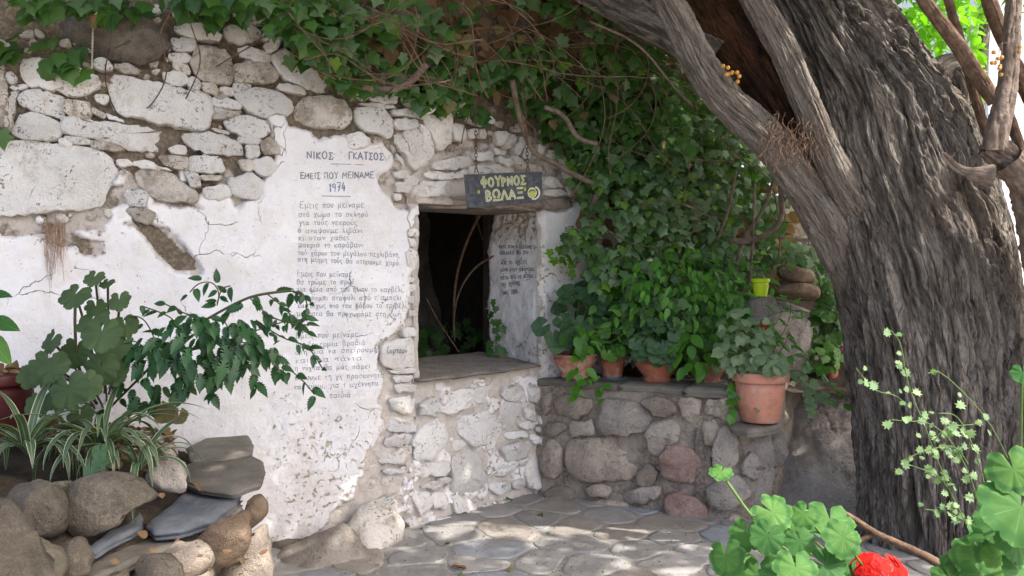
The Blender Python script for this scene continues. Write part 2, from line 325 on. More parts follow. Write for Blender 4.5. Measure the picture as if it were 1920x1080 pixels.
M['terra_old']=flatm('limed_terracotta',(.42,.16,.10),.85,(.50,.30,.22),16,.7,lime=.6)
M['maroon']=flatm('dark_red_pot',(.075,.012,.013),.45,(.055,.012,.012),10,.1); M['lime']=flatm('lime_plastic',(.56,.72,.02),.4,(.5,.66,.02),5,.02); M['bluepl']=flatm('blue_saucer',(.10,.17,.22),.5)
M['twig']=flatm('brown_twig',(.075,.045,.03),.9,(.14,.09,.06),30,.5,vary=.3); M['vinewood']=flatm('grey_vine_wood',(.135,.10,.08),.9,(.22,.175,.14),26,1.0)
M['stem']=flatm('green_stem',(.07,.13,.03),.6,(.10,.15,.05),30,.1); M['stemdk']=flatm('olive_stem',(.06,.07,.025),.7,(.09,.085,.04),30,.1); M['string']=flatm('pale_string',(.55,.5,.42),.9)
M['dryleaf']=flatm('dry_leaf',(.26,.16,.08),.8,(.17,.095,.05),30,.3,vary=.4); M['wirem']=flatm('green_wire',(.01,.09,.05),.5); M['berry']=flatm('yellow_berry',(.55,.30,.06),.4,(.45,.2,.04),40,.1,.5)
M['housew']=flatm('pale_house_render',(.78,.78,.78),.9,(.70,.71,.72),2,.1); M['lichenwall']=flatm('sunlit_old_wall',(.60,.53,.44),.9,(.42,.35,.27),5,.7); M['asphalt']=flatm('far_ground',(.26,.23,.20),.95,(.2,.18,.15),.6,.3)
M['redpetal']=flatm('scarlet_petal',(.50,.010,.006),.6,(.34,.006,.005),40,.3,.15,vary=.3); M['magenta']=flatm('magenta_petal',(.62,.03,.30),.5); M['yellowp']=flatm('yellow_petal',(.8,.6,.03),.5)
def leafm(name,a,b,tr=.35,vein=None,gloss=.4,back=1.25,spec=.4,kind=0,rim=None):
    """leaf: diffuse + translucent, thin veins from the leaf's own uv, varies leaf by leaf"""
    m=NT(name); r=m.ma('FRACT',m.ma('ADD',m.at('var'),m.rnd())); c=m.mix(r,a,b); c=m.mix(m.ss(m.noise(26,4),.5,.75,0,.35),c,tuple(x*.6 for x in a))
    U=m.n('ShaderNodeSeparateXYZ',{0:m.uv()}); ux,uy=U.outputs[0],U.outputs[1]
    if kind==1: # blade: pale margins
        w=m.ma('ABSOLUTE',m.ma('SUBTRACT',ux,.5)); c=m.mix(m.ss(w,.38,.44),c,rim); c=m.mix(m.ss(w,.10,.03,0,.3),c,rim)
    elif vein:
        an=m.ma('ARCTAN2',ux,uy); sx=m.ma('ABSOLUTE',m.ma('SINE',m.ma('MULTIPLY',an,kind or 3.5)))
        f=m.ma('MULTIPLY',m.ss(sx,.14,.02),.38); c=m.mix(f,c,vein)
    if rim and kind!=1:
        rr=m.ma('SQRT',m.ma('ADD',m.ma('MULTIPLY',ux,ux),m.ma('MULTIPLY',uy,uy))); c=m.mix(m.ma('MULTIPLY',m.ss(rr,.52,.62),m.ss(rr,.80,.70)),c,rim)
    m.col(c); m.b.inputs['Roughness'].default_value=gloss; m.b.inputs['Specular IOR Level'].default_value=spec
    m.bump(m.noise(110,3),.25,.003)
    tl=m.n('ShaderNodeBsdfTranslucent',{'Color':m.mix(1.0,c,(1.5,1.9,.55),'MULTIPLY')}); mx=m.n('ShaderNodeMixShader',{0:tr,1:m.b.outputs[0],2:tl.outputs[0]}); m.t.links.new(mx.outputs[0],m.o.inputs[0]); return m.m
M['ivy']=leafm('ivy_leaf',(.038,.10,.024),(.085,.175,.038),.3,(.13,.21,.08),.38)
M['ivyg']=leafm('grey_green_ivy',(.075,.14,.065),(.14,.225,.105),.25,(.13,.2,.1),.45)
M['ivyl']=leafm('young_ivy',(.10,.24,.02),(.16,.30,.03),.4,(.2,.3,.08),.45)
M['ivyold']=leafm('fading_ivy',(.16,.15,.05),(.20,.14,.07),.3,(.25,.2,.1),.6)
M['dead']=leafm('dead_leaf',(.16,.085,.04),(.26,.16,.09),.25,None,.8)
M['pel']=leafm('pelargonium_leaf',(.055,.135,.035),(.085,.18,.04),.3,(.12,.2,.07),.5,kind=4.5)
M['peld']=leafm('dusty_pelargonium_leaf',(.045,.10,.045),(.06,.13,.055),.28,(.10,.16,.08),.6,kind=4.5)
M['pelb']=leafm('bright_pelargonium_leaf',(.085,.21,.035),(.12,.26,.045),.35,(.2,.33,.12),.45,kind=4.5)
M['pelf']=leafm('sunny_pelargonium_leaf',(.026,.088,.026),(.085,.185,.045),.26,(.16,.30,.12),.6,spec=.12,rim=(.045,.125,.036),kind=3.5)
M['mallow']=leafm('mallow_leaf',(.055,.09,.042),(.075,.118,.052),.25,(.085,.12,.06),.7,spec=.2,kind=5.5)
M['china']=leafm('bush_leaf',(.018,.065,.022),(.035,.10,.03),.28,(.06,.12,.05),.38,kind=0)
M['jas']=leafm('climber_leaflet',(.055,.17,.02),(.10,.27,.03),.4,(.15,.3,.06),.4)
M['sage']=leafm('grey_trailing_leaf',(.12,.18,.10),(.17,.24,.13),.3,(.25,.3,.2),.6)
M['blade']=leafm('striped_blade',(.055,.095,.05),(.08,.13,.07),.25,kind=1,rim=(.42,.46,.34),gloss=.4)
M['canopy']=leafm('tree_leaf',(.05,.12,.02),(.09,.19,.03),.45,None,.5)
M['backleaf']=leafm('sunlit_tree_leaf',(.12,.28,.02),(.20,.40,.04),.55,None,.5)
M['thin']=leafm('pale_wiry_leaf',(.10,.19,.08),(.19,.28,.13),.35,(.4,.45,.3),.55)
def bark(name,a,b,c3,s=1.0,bs=1.0):
    m=NT(name); v=m.map(m.uv(),(22*s,3.2*s,1)); v2=m.map(m.uv(),(70*s,16*s,1)); n1=m.noise(1,6,.68,v=v,dist=.7); n2=m.noise(1,6,.75,v=v2); n3=m.noise(3.1,4,.6); n4=m.noise(1,4,.7,v=m.map(m.uv(),(190*s,30*s,1))); ve=m.vor(1,v=m.n('ShaderNodeVectorMath',{0:m.map(m.uv(),(24*s,4.2*s,1)),1:m.n('ShaderNodeVectorMath',{0:m.n('ShaderNodeTexNoise',{'Vector':v,'Scale':1.3,'Detail':4.}).outputs['Color'],'Scale':1.3},operation='SCALE').outputs[0]},operation='ADD').outputs[0],f='DISTANCE_TO_EDGE'); crk=m.ss(ve,.0,.16)
    c=m.mix(m.ss(n1,.38,.62),a,b); c=m.mix(m.ss(n3,.48,.68,0,.7),c,c3); c=m.mix(m.ss(n2,.58,.74,0,.5),c,tuple(min(1,x*1.7) for x in b)); c=m.mix(m.ss(n4,.45,.62,0,.55),c,tuple(x*.8 for x in a)); m.col(c)
    m.bump(m.ma('ADD',m.ma('ADD',n1,m.ma('MULTIPLY',n2,.6)),m.ma('ADD',m.ma('MULTIPLY',crk,.55),m.ma('MULTIPLY',n4,.3))),bs,.075); return m.m
M['bark']=bark('furrowed_bark',(.115,.098,.084),(.40,.35,.305),(.26,.21,.17)); M['limb']=bark('smooth_grey_bark',(.21,.18,.152),(.39,.34,.295),(.28,.235,.195),1.2,.9)
M['rot']=bark('rotten_heartwood',(.035,.018,.011),(.14,.058,.026),(.06,.028,.015),.8,1.0)
# ================================================================ ground and paving
def n_in_frame(P,m=0):
    x,y=proj(P); return (x>-m)&(x<1920+m)&(y>-m)&(y<1080+m)
gs=mk('ground',[(-90,-60,-.03),(120,-60,-.03),(120,220,-.03),(-90,220,-.03)],[[0,1,2,3]],M['asphalt'],smooth=False,org=(0,0,-.03)); tag(gs,kind='structure')
nx,ny=240,260; gx,gy=np.meshgrid(np.linspace(-2.0,3.4,nx),np.linspace(1.2,6.4,ny),indexing='ij'); G=np.stack([gx,gy,0*gx],-1).reshape(-1,3)
G[:,2]=.006+(fbm(G/.5,3,4)-.5)*.03+(fbm(G/.06,3,9)-.5)*.006
joint=rockmat('paving_joint',(.25,.235,.215),(.31,.295,.275),bs=.5,vary=0,spk=.64)
pave=mk('pavement',G,grid_faces(nx,ny)[:,::-1],joint,org=(0,0,0)); tag(pave,kind='structure')
# voronoi flagstones, half-plane clipping
def clip(poly,p,nrm):
    out=[];k=len(poly)
    for i in range(k):
        a,b=poly[i],poly[(i+1)%k]; da=(a-p)@nrm; db=(b-p)@nrm
        if da<=0: out.append(a)
        if (da<0)!=(db<0): out.append(a+(b-a)*(da/(da-db)))
    return out
pts=[]
for i in range(3000):
    p=np.array([R_.uniform(-1.6,3.2),R_.uniform(1.5,6.2)]); 
    if all((((p-q)*[.75,1.0])**2).sum()>R_.uniform(.14,.27)**2 for q in pts): pts.append(p)
pts=np.array(pts); nf=0
for i,p in enumerate(pts):
    a=math.pi*2*R_.rand(); poly=[p+.40*np.array([math.cos(a+t),math.sin(a+t)]) for t in np.arange(8)*math.pi/4]
    for j in np.argsort(((pts-p)**2).sum(1))[1:14]:
        q=pts[j]; d=(q-p)/np.linalg.norm(q-p); poly=clip(poly,(p+q)/2-d*.011,d)
        if len(poly)<3: break
    if len(poly)<3: continue
    x,y=proj([p[0],p[1],0]); 
    if not(500<x<1750 and 880<y<1150) or R_.rand()<.03: continue
    W=np.array([[a[0],a[1],.0085+R_.rand()*.004] for a in poly])
    if _cw(W[:,:2]): W=W[::-1]
    n=26; q=resamp(chaik(W,2),n); c=q.mean(0); V=[]
    for k,dz in ((.5,0),(.85,0),(.985,0),(1.0,-.0025),(1.0,-.02)):
        r=c+(q-c)*k; r[:,:2]+=(np.stack([fbm(r/.05,2,3),fbm(r/.05,2,8)],1)-.5)*.03*k; r[:,2]+=dz+(fbm(r/.5,3,4)-.5)*.03+(fbm(r/.07,2,5)-.5)*.006; V.append(r)
    V.append([[c[0],c[1],V[0][:,2].mean()]]); Fc=[[f[0],f[3],f[2],f[1]] for f in rings_faces(5,n)]+[[j,(j+1)%n,5*n] for j in range(n)]
    t=R_.rand(); mk('flagstone',np.vstack(V),Fc,M['flag_blue'] if t<.17 else M['flag_tan'] if t<.38 else M['flag'],pave); nf+=1
# ================================================================ the whitewashed house wall
SM=Surf([(-3.6,3.815),(-2.2,4.36),(-1.2,4.75),(-.66,4.96),(-.25,5.37),(.15,5.77),(.29,5.87),(.8,6.12),(1.6,6.5)],2)
WALL=thing('house_wall','whitewashed rubble stone wall with hand painted Greek poem and dark window opening','wall',(-.66,4.96,0))
HOLE=SM.hit([777,777,1012,1014],[384,712,690,384])
sL=HOLE[0][0]; sR=SM.hit(1013.,540.)[0]; zS=.885; zT=1.92
PLA=pp('-300,445;0,440;60,438;130,462;190,475;203,425;228,412;262,418;285,448;330,492;372,508;372,500;340,465;310,430;275,400;265,385;300,375;330,382;375,385;380,365;390,350;430,355;440,385;490,360;500,330;510,300;495,270;505,250;505,214;535,214;548,235;572,240;600,260;640,250;690,255;722,266;735,290;735,312;716,330;722,348;740,360;745,386;790,388;786,420;770,440;776,470;778,500;765,520;766,600;764,620;735,636;715,650;713,690;730,700;722,730;728,790;690,850;680,905;650,950;600,1000;560,1040;470,1130;-300,1130')
GAPS=[pp('250,412;262,404;300,430;335,468;369,506;330,506;300,478;268,440')]
U_=4.95; ds=.0115
S_=np.arange(0.3,SM.L[-1]-.35,ds); Z_=np.arange(-.06,3.35,ds); ss_,zz_=np.meshgrid(S_,Z_,indexing='ij'); SZ=np.stack([ss_.ravel(),zz_.ravel()],1)
P3=SM.pos(SZ,0); px,py=proj(P3); PX=np.stack([px,py],1); q3=np.stack([SZ[:,0],SZ[:,1],0*px],1)
und=(fbm(q3/.35,3,21)-.5)
h=-.016-.012*sstep(560,500,px)*sstep(420,380,py)+.014*sstep(690,730,py)+und*.05+(fbm(q3/.05,4,22)-.5)*.045
wv=.17+sstep(240,420,py)*.30+sstep(560,800,px)*.2*sstep(180,300,py)+sstep(770,840,px)*sstep(700,760,py)*.38+(px>1010)*(py>380)*.5
for g in GAPS: wv-=.55*sstep(-3,5,sd(PX,g))
opening=(SZ[:,0]>sL+.03)&(SZ[:,0]<sR-.01)&(SZ[:,1]>zS-.02)&(SZ[:,1]<zT+.02)
Fq=grid_faces(len(S_),len(Z_)); Fq=Fq[~opening[Fq].all(1)]
mk('mortar_backing',SM.pos(SZ,h),Fq,M['mortar'],WALL,var=wv,smooth=True)
# plaster coat: its own sheet with a broken edge
jag=(fbm(q3/.10,4,31)-.5)*34+(fbm(q3/.03,3,35)-.5)*12
dpl=sd(PX,PLA)+jag
for g in GAPS: dpl=np.minimum(dpl,-sd(PX,g)+jag*.35)
# right-hand smooth white face beyond the opening and the lower sill wall smears
PLB=pp('1016,388;1045,398;1090,372;1160,372;1400,300;1400,730;1010,730;1012,560'); dpb=sd(PX,PLB)+jag*.5
smear=(fbm(q3/.13,4,41)-.56)*240*(1-sstep(1005,1015,px))*sstep(700,725,py)*sstep(700,730,px)-4*(py<700)
smear=np.where((px>700)&(py>700),smear,-50)
wash2=(fbm(q3/.10,4,47)-.60)*200; wash2=np.where((py>300)&(px<400)&(py<450),wash2,-50)
dd=np.maximum(np.maximum(dpl,dpb),np.maximum(smear,wash2))
hp=-.045+.062*sstep(-4,9,dd)+und*.030+(fbm(q3/.16,3,33)-.5)*.026+(fbm(q3/.035,3,36)-.5)*.005
pit=(fbm(q3/.028,3,38)); dens=.18+.55*sstep(560,900,py)*sstep(480,520,px)+.3*sstep(380,200,px)*(py<520)+.35*sstep(660,760,px)*(py>500)
hp-=.009*sstep(.66,.74,pit)*dens
hp=np.where(dd>-6,hp,-.08)
keep=(dd>-7); Fp=grid_faces(len(S_),len(Z_)); Fp=Fp[keep[Fp].any(1)&~(opening&(SZ[:,0]>sL+.045))[Fp].any(1)]
used=np.unique(Fp); rm=-np.ones(len(SZ),int); rm[used]=np.arange(len(used))
mk('plaster',SM.pos(SZ,hp)[used],rm[Fp],M['plaster'],WALL,var=np.clip(dens+(fbm(q3/.3,3,39)-.5)*.8+.55*sstep(16,2,dd),0,1)[used])
def plaster_h(sz):
    "height of the plaster sheet at surface points"
    i=np.clip(np.round((sz[:,0]-S_[0])/ds).astype(int),0,len(S_)-1); j=np.clip(np.round((sz[:,1]-Z_[0])/ds).astype(int),0,len(Z_)-1)
    H=hp.reshape(len(S_),len(Z_)); 
    a=np.clip((sz[:,0]-S_[0])/ds,0,len(S_)-1.01); b=np.clip((sz[:,1]-Z_[0])/ds,0,len(Z_)-1.01); i=a.astype(int); j=b.astype(int); fa=a-i; fb=b-j
    return H[i,j]*(1-fa)*(1-fb)+H[i+1,j]*fa*(1-fb)+H[i,j+1]*(1-fa)*fb+H[i+1,j+1]*fa*fb
ST_A=polys('''790,40;880,35;915,60;870,78;800,62
1090,70;1190,80;1195,130;1140,125
990,160;1060,140;1160,150;1240,205;1220,230;1120,228;1010,190
1255,180;1300,145;1400,145;1460,170;1468,210;1420,240;1350,250;1290,225
1310,55;1400,40;1510,60;1530,110;1480,135;1350,125
1480,190;1540,165;1640,180;1650,210;1570,225;1490,235
965,225;1090,222;1100,270;1070,305;985,290
1100,265;1160,262;1280,300;1310,370;1318,440;1280,480;1210,480;1130,440;1080,400;1075,350
1475,265;1530,228;1575,235;1560,280;1510,305
1330,280;1400,275;1500,300;1525,330;1500,362;1420,350;1370,320
1320,370;1400,350;1520,370;1562,420;1540,465;1440,475;1340,465;1318,430
1530,330;1590,270;1680,330;1790,345;1870,440;1860,500;1820,522;1690,490;1590,440;1550,400
950,310;1040,308;1075,330;1050,360;980,350
970,355;1050,370;1070,395;1060,425;990,405
920,420;970,410;1050,435;1060,470;1020,492;930,470
1060,440;1110,445;1135,490;1110,518;1055,500
1138,465;1190,475;1225,500;1220,530;1160,525;1138,495
1310,485;1360,470;1400,480;1400,505;1350,515;1315,510
1235,500;1290,495;1312,515;1300,540;1250,530
1205,530;1260,525;1285,550;1270,568;1220,555
1195,562;1280,562;1350,595;1350,620;1280,615;1210,605
1200,610;1260,610;1290,628;1200,637
1200,648;1345,625;1340,650;1210,683
1310,540;1370,510;1490,500;1580,530;1635,570;1640,620;1600,650;1550,640;1500,668;1420,650;1360,600
1560,480;1640,485;1710,505;1705,535;1640,525;1570,505
1645,615;1720,560;1800,535;1910,560;1968,612;1972,670;1935,718;1830,728;1710,695;1656,660
1262,690;1320,660;1420,660;1500,700;1508,750;1450,778;1370,770;1290,735
650,430;700,425;820,460;960,485;1150,530;1178,560;1190,640;1170,710;1110,740;1000,720;820,680;680,640;630,600;612,540;625,470
650,370;720,365;780,390;775,415;700,415;655,395
530,340;580,332;630,360;625,395;580,400;530,380
130,340;220,325;300,345;400,385;480,400;560,460;550,490;490,525;430,540;350,520;250,505;180,490;130,440;110,400
-120,350;15,350;30,420;40,520;30,650;0,725;-120,760
40,415;70,410;90,440;90,465;60,472;42,450
60,490;150,480;160,500;90,515
60,530;95,520;105,545;85,640;60,740;40,785;10,780;25,700;45,600
115,520;200,505;280,525;358,550;360,640;345,658;220,640;150,610;110,570
115,665;160,640;260,655;340,690;352,740;330,780;280,798;180,785;80,765;68,740
370,570;490,570;510,600;510,640;480,680;400,665;365,620
360,670;420,665;600,690;800,720;980,755;985,790;960,820;850,845;720,850;690,820;520,780;400,765;355,730
540,540;600,535;620,560;590,585;540,570
520,600;600,650;590,670;525,645
600,640;690,680;685,692;615,672
375,770;440,768;505,790;500,812;430,805;380,785
510,795;600,800;690,830;690,850;600,845;515,825
330,790;380,785;410,810;400,830;350,820
1040,760;1100,750;1230,755;1320,790;1362,850;1355,872;1260,870;1150,860;1080,830;1035,790
1190,725;1275,740;1280,760;1210,745
1340,780;1440,778;1470,800;1440,815;1360,810
1380,825;1450,825;1460,880;1395,893
1470,790;1530,775;1570,830;1575,865;1480,868
-160,800;150,798;400,815;560,845;640,910;690,1000;702,1110;640,1150;400,1180;200,1200;0,1215;-160,1225
665,905;720,900;740,925;700,940;668,925
900,885;1050,880;1055,960;980,950;920,920
1060,890;1200,875;1250,920;1262,970;1150,975;1060,965
960,830;1040,825;1045,865;970,865
760,980;850,950;960,970;1030,1030;1110,1080;1100,1140;900,1130;800,1060
1030,975;1110,970;1130,1050;1080,1060
1280,1010;1400,980;1480,1010;1490,1060;1440,1120;1300,1100
1130,990;1240,990;1230,1015;1150,1015
1145,1055;1290,1045;1300,1110;1160,1130
1420,900;1520,890;1560,950;1500,1000;1430,970
1340,900;1430,900;1415,970;1360,960
750,920;830,900;900,940;960,960;800,950
700,1080;800,1070;840,1110;820,1170;720,1160
720,1160;820,1175;870,1200;840,1260;740,1230''',0,0,3)
ST_B=polys('''60,620;150,600;230,620;275,670;280,740;255,783;180,750;110,740;70,680
30,760;110,750;145,790;140,820;100,840;40,840
160,540;210,520;300,535;300,575;240,590;170,575
100,590;170,580;280,600;285,615;180,605
290,625;400,620;460,650;450,670;370,660;290,655
295,675;380,672;410,695;400,720;340,735;300,715
350,545;430,530;540,570;540,600;480,640;420,620;360,600
60,500;150,490;160,540;120,570;80,550
70,340;200,330;220,380;150,400;80,380
190,420;330,430;360,480;300,490;200,480
540,640;560,560;660,560;700,620;640,650
700,660;800,640;850,690;760,715''',640,0,3)
ARCH=polys('''290,745;330,740;400,880;440,960;400,975;330,870
330,745;410,700;450,760;490,850;480,930;425,955;370,840
412,698;455,695;515,855;510,900;485,905
460,650;520,640;600,770;615,810;560,850;530,860;490,770
540,648;595,640;600,700;618,770;600,770;565,720
595,700;680,690;690,780;650,805;620,800
700,730;755,725;750,785;705,790
765,725;800,725;805,780;765,785
860,735;925,745;915,810;880,830;860,800
935,755;980,760;950,830;912,850;900,820
985,775;1030,780;1000,860;970,880;950,840
1032,800;1060,830;1045,900;1010,900;1002,870
1095,805;1145,830;1120,880;1088,850
1150,840;1210,860;1170,910;1130,890
1215,870;1285,900;1300,950;1240,950
1240,960;1330,970;1350,1040;1270,1020
500,915;600,890;720,880;725,920;690,950;560,960;500,950
740,860;820,845;835,880;830,910;750,910
830,832;910,845;920,870;860,877
845,890;930,880;985,930;900,940
930,865;990,895;1060,955;1000,960;960,915
700,945;800,922;960,940;960,975;720,985
278,970;330,950;400,990;380,1012;300,1005
440,965;560,970;690,960;690,1010;560,1015;460,1000
400,1025;650,1015;670,1070;660,1100;430,1105;390,1070
280,1020;390,1025;385,1085;300,1080
300,860;345,900;345,935;310,905
1140,985;1200,1000;1240,1050;1200,1065;1140,1045
1140,1070;1230,1060;1260,1100;1180,1110;1140,1100
1250,1040;1320,1060;1300,1110;1260,1100
285,1090;330,1090;335,1130;300,1130''',640,0,3)
UND=polys('''560,80;610,40;720,20;860,8;890,30;885,70;790,110;690,145;620,165;565,165
660,210;720,165;800,145;880,190;890,250;870,310;810,340;730,345;670,290
870,180;900,100;1000,110;1000,150;960,240;920,265;880,230
900,20;1010,5;1020,80;910,90
400,290;430,240;510,200;580,225;605,290;600,390;520,415;410,435;395,380
610,420;740,370;790,430;810,530;810,640;720,660;620,600
275,80;370,60;400,90;390,150;320,165;270,130
250,190;380,200;400,265;300,265;250,240
240,310;300,280;390,270;395,330;330,350;250,350
200,400;340,360;392,345;380,410;320,440;220,450
230,475;350,460;360,485;250,505
85,700;100,670;210,640;320,600;325,620;250,665;140,705;95,715
1010,130;1085,160;1080,200;1020,195
1090,180;1160,175;1165,215;1100,225
1000,215;1080,210;1085,245;1010,250
1090,230;1140,245;1140,275;1090,265
1050,290;1130,300;1130,335;1060,325
1040,20;1100,10;1120,60;1090,110;1045,80
890,340;1000,320;1070,350;1040,400;940,440;900,400
840,455;1050,410;1000,465;860,530
1040,430;1100,410;1130,470;1125,560;1090,600;1040,580;1020,500
960,540;1010,530;1020,570;990,590;955,575
830,560;940,545;950,590;880,620;835,600
440,580;560,520;600,535;600,560;500,590
490,640;560,600;590,640;585,700;520,710
350,830;600,740;800,700;800,740;620,790;380,870
805,690;1000,625;1012,640;930,680;820,735
400,600;480,600;500,690;420,730
440,100;520,60;545,160;500,190;440,170
400,450;590,430;600,500;420,530
620,620;760,670;740,710;630,720
895,280;1000,260;1040,290;960,310
350,740;480,740;470,790;370,820''',640,720,3)
JEDGE=polys('''755,330;776,325;786,345;760,352
762,428;781,430;782,442;763,444
764,446;776,446;777,463;766,463
757,470;772,462;779,480;779,500;770,514;757,512
757,520;775,520;774,530;757,530
760,533;776,533;776,547;761,547
761,551;775,553;777,570;762,571
762,580;777,582;778,592;763,596
750,614;770,611;779,621;776,629;750,633
714,645;730,636;770,632;776,650;776,686;745,692;716,689
724,693;748,691;778,690;777,700;735,702
733,704;777,703;777,714;738,717
735,720;777,718;777,733;740,736''')
allst=[]
def put_stones(L,m,b,par=WALL,sf=SM,nm='stone',**k):
    for i,p in enumerate(L):
        allst.append((sf,p)); stone_on(sf,p,b*(1 if np.ptp(p[:,1])>14 else .75),m if not isinstance(m,list) else m[i%len(m)],par,nm,**k)
grow=lambda L_,k:[p.mean(0)+(p-p.mean(0))*(1+k/max(14,np.ptp(p,axis=0).min())) for p in L_]
put_stones(grow(ST_A,4.2),[M['washed'],M['washed_worn'],M['washed']],.046); put_stones(grow(ST_B,4.0),M['washed'],.05)
put_stones(ARCH,M['arch'],.042,nm='arch_stone',rag=1.3); put_stones(grow(UND,3),[M['under'],M['washed'],M['under']],.042,h0=-.002,rag=1.5); put_stones(JEDGE,M['arch'],.035,rag=1.5)
# the small stones that chink the gaps
def fill(sf,regions,avoid,m,par,b,tries,rmin,rmax,lim,h0=-.012,nm='stone'):
    lo=np.min([r.min(0) for r in regions],0); hi=np.max([r.max(0) for r in regions],0); got=0
    C=np.random.RandomState(5).uniform(lo,hi,(tries,2)); inside=np.max([sd(C,r) for r in regions],0)>4
    D=np.full(len(C),1e9)
    for p in avoid: D=np.minimum(D,-sd(C,p))
    for i in np.argsort(-np.clip(D,0,rmax)+np.random.RandomState(3).rand(len(C))*4):
        if not inside[i] or D[i]<rmin or got>=lim: continue
        r=min(D[i]-1.5,rmax); asp=R_.uniform(1.0,1.9); a=R_.uniform(-.35,.2)+R_.choice([0,0,.5]); n=R_.randint(5,8); th=np.sort((np.arange(n)+R_.uniform(-.3,.3,n))*2*math.pi/n)
        rr=r*(.8+.45*R_.rand(n)); Q=np.stack([np.cos(th)*rr*asp*.95,np.sin(th)*rr],1); Q=Q@np.array([[math.cos(a),math.sin(a)],[-math.sin(a),math.cos(a)]])+C[i]
        stone_on(sf,Q,b,m,par,nm,h0=h0); got+=1
        D=np.minimum(D,-sd(C,Q))
    return got
tr=[s[1] for s in allst]
GF=fill(SM,[pp('0,60;330,20;560,20;760,130;1000,240;1040,330;960,300;880,255;800,280;740,330;735,260;560,232;500,212;500,300;490,360;430,385;380,350;375,385;265,385;230,410;0,420')],tr,M['washed_worn'],WALL,.024,900,4.5,9,80)
GF+=fill(SM,[pp('735,730;1015,700;1020,920;760,1000;690,960;690,850')],tr,M['under'],WALL,.014,400,7,12,16)
# dark natural boulder at the top left and rocks the wall stands on
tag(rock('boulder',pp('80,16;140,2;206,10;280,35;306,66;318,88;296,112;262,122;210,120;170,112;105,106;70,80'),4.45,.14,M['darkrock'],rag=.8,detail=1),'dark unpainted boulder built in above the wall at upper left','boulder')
tag(rock('boulder',pp('590,1010;640,990;668,1010;692,1045;700,1060;640,1085;560,1090;500,1085;495,1050;530,1030'),4.50,.22,M['bare_pale'],rag=.8,lean=.5),'rounded brown boulder at the foot of the poem wall','boulder')
tag(rock('boulder',pp('640,985;660,955;700,944;735,948;758,975;770,1022;745,1034;700,1030;660,1020'),4.78,.17,M['washed_worn'],rag=1.0,lean=.3),'half whitewashed boulder beneath the corner of the poem wall','boulder')
tag(rock('rock',pp('478,1012;540,1012;600,1010;640,1000;640,1060;480,1075'),4.72,.14,M['grey_rock'],rag=1.1,lean=.3),'dark rock wedged under the plaster beside the planter','rock')
# lintel beam, sill slab, jambs, dark room
tL=np.array([math.cos(math.radians(44.7)),math.sin(math.radians(44.7))]); nB=np.array([-tL[1],tL[0]])
eL=SM.pos(np.array([sL,0]))[:2]; eR=SM.pos(np.array([sR,0]))[:2]; tt=(eR-eL)/np.linalg.norm(eR-eL); nb=np.array([-tt[1],tt[0]]); v3=lambda a,z=0:np.array([a[0],a[1],z])
bm=stone_on(SM,pp('746,367;800,366;870,370;940,372;1010,372;1068,374;1072,389;1050,393;900,391;780,389;750,386'),.06,M['wood'],WALL,'lintel',back=.06,rag=.5,n=60,tilt=0)
mb=MB(); W2=np.linalg.norm(eR-eL); box(mb,v3((eL+eR)/2+nb*.30,zT+.075),v3(tt*(W2/2+.12)),v3(nb*.285),(0,0,.07)); mb.build('soffit_board',M['wood'],WALL,smooth=False)
def jamb(E0,side,name):
    nd,nz=70,110; d=np.linspace(-.015,.56,nd); z=np.linspace(zS-.12,zT+.06,nz); D,Zg=np.meshgrid(d,z,indexing='ij'); q=np.stack([D.ravel(),Zg.ravel(),0*D.ravel()+side],1)
    hh=(fbm(q/.3,3,51)-.5)*.05+(fbm(q/.06,4,52)-.5)*.018-.05*sstep(.05,0,q[:,0])-.06*sstep(.50,.56,q[:,0])*fbm(q/.05,2,57)-.05*sstep(1.72,1.85,q[:,1])*fbm(q/.07,3,58)*2
    B=np.stack([E0[0]+nb[0]*q[:,0]-side*tt[0]*hh,E0[1]+nb[1]*q[:,0]-side*tt[1]*hh,q[:,1]],1)
    f=grid_faces(nd,nz); f=f if side<0 else f[:,::-1]
    mk(name,B,f,M['plaster'],WALL,var=np.clip(.45+.5*sstep(1.6,1.8,q[:,1])+.4*sstep(1.1,.95,q[:,1]),0,1)); return q,hh
jq,jh=jamb(eR,1,'jamb'); jamb(eL+tt*.03,-1,'jamb')
def jpos(d,z,off=.002):
    d=np.asarray(d);z=np.asarray(z); H=jh.reshape(70,110); i=np.clip((d+.015)/.575*69,0,68.9);j=np.clip((z-zS+.12)/(zT-zS+.18)*109,0,108.9); i0=i.astype(int);j0=j.astype(int)
    fa,fb=i-i0,j-j0; hv=H[i0,j0]*(1-fa)*(1-fb)+H[i0+1,j0]*fa*(1-fb)+H[i0,j0+1]*(1-fa)*fb+H[i0+1,j0+1]*fa*fb+off
    return np.stack([eR[0]+nb[0]*d-tt[0]*hv,eR[1]+nb[1]*d-tt[1]*hv,z],-1)
o=eL-tt*.0; sl_=[v3(eL-nb*.055,zS),v3(eL+tt*W2*.5-nb*.075,zS+.005),v3(eR-nb*.03-tt*.02,zS+.01),v3(eR+nb*.58,zS+.05),v3(eL+nb*.58,zS+.05)]
slab('sill_slab',sl_,.022,M['bare_pale'],WALL,n=80,rag=1.3)
ROOM=thing('oven_room','black unlit interior seen through the window opening','room',v3((eL+eR)/2+nb*1.5))
dkr=rockmat('dark_room_wall',(.03,.025,.02),(.055,.045,.035),bs=.8,vary=0)  # near-black stone colour on all faces of the room
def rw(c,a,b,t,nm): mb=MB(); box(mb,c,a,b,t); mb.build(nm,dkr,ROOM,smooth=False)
C0=(eL+eR)/2+nb*1.55; rw(v3(C0,.8),v3(tt*.95),v3(nb*1.0),(0,0,.04),'floor'); rw(v3(C0,2.3),v3(tt*.95),v3(nb*1.0),(0,0,.04),'ceiling')
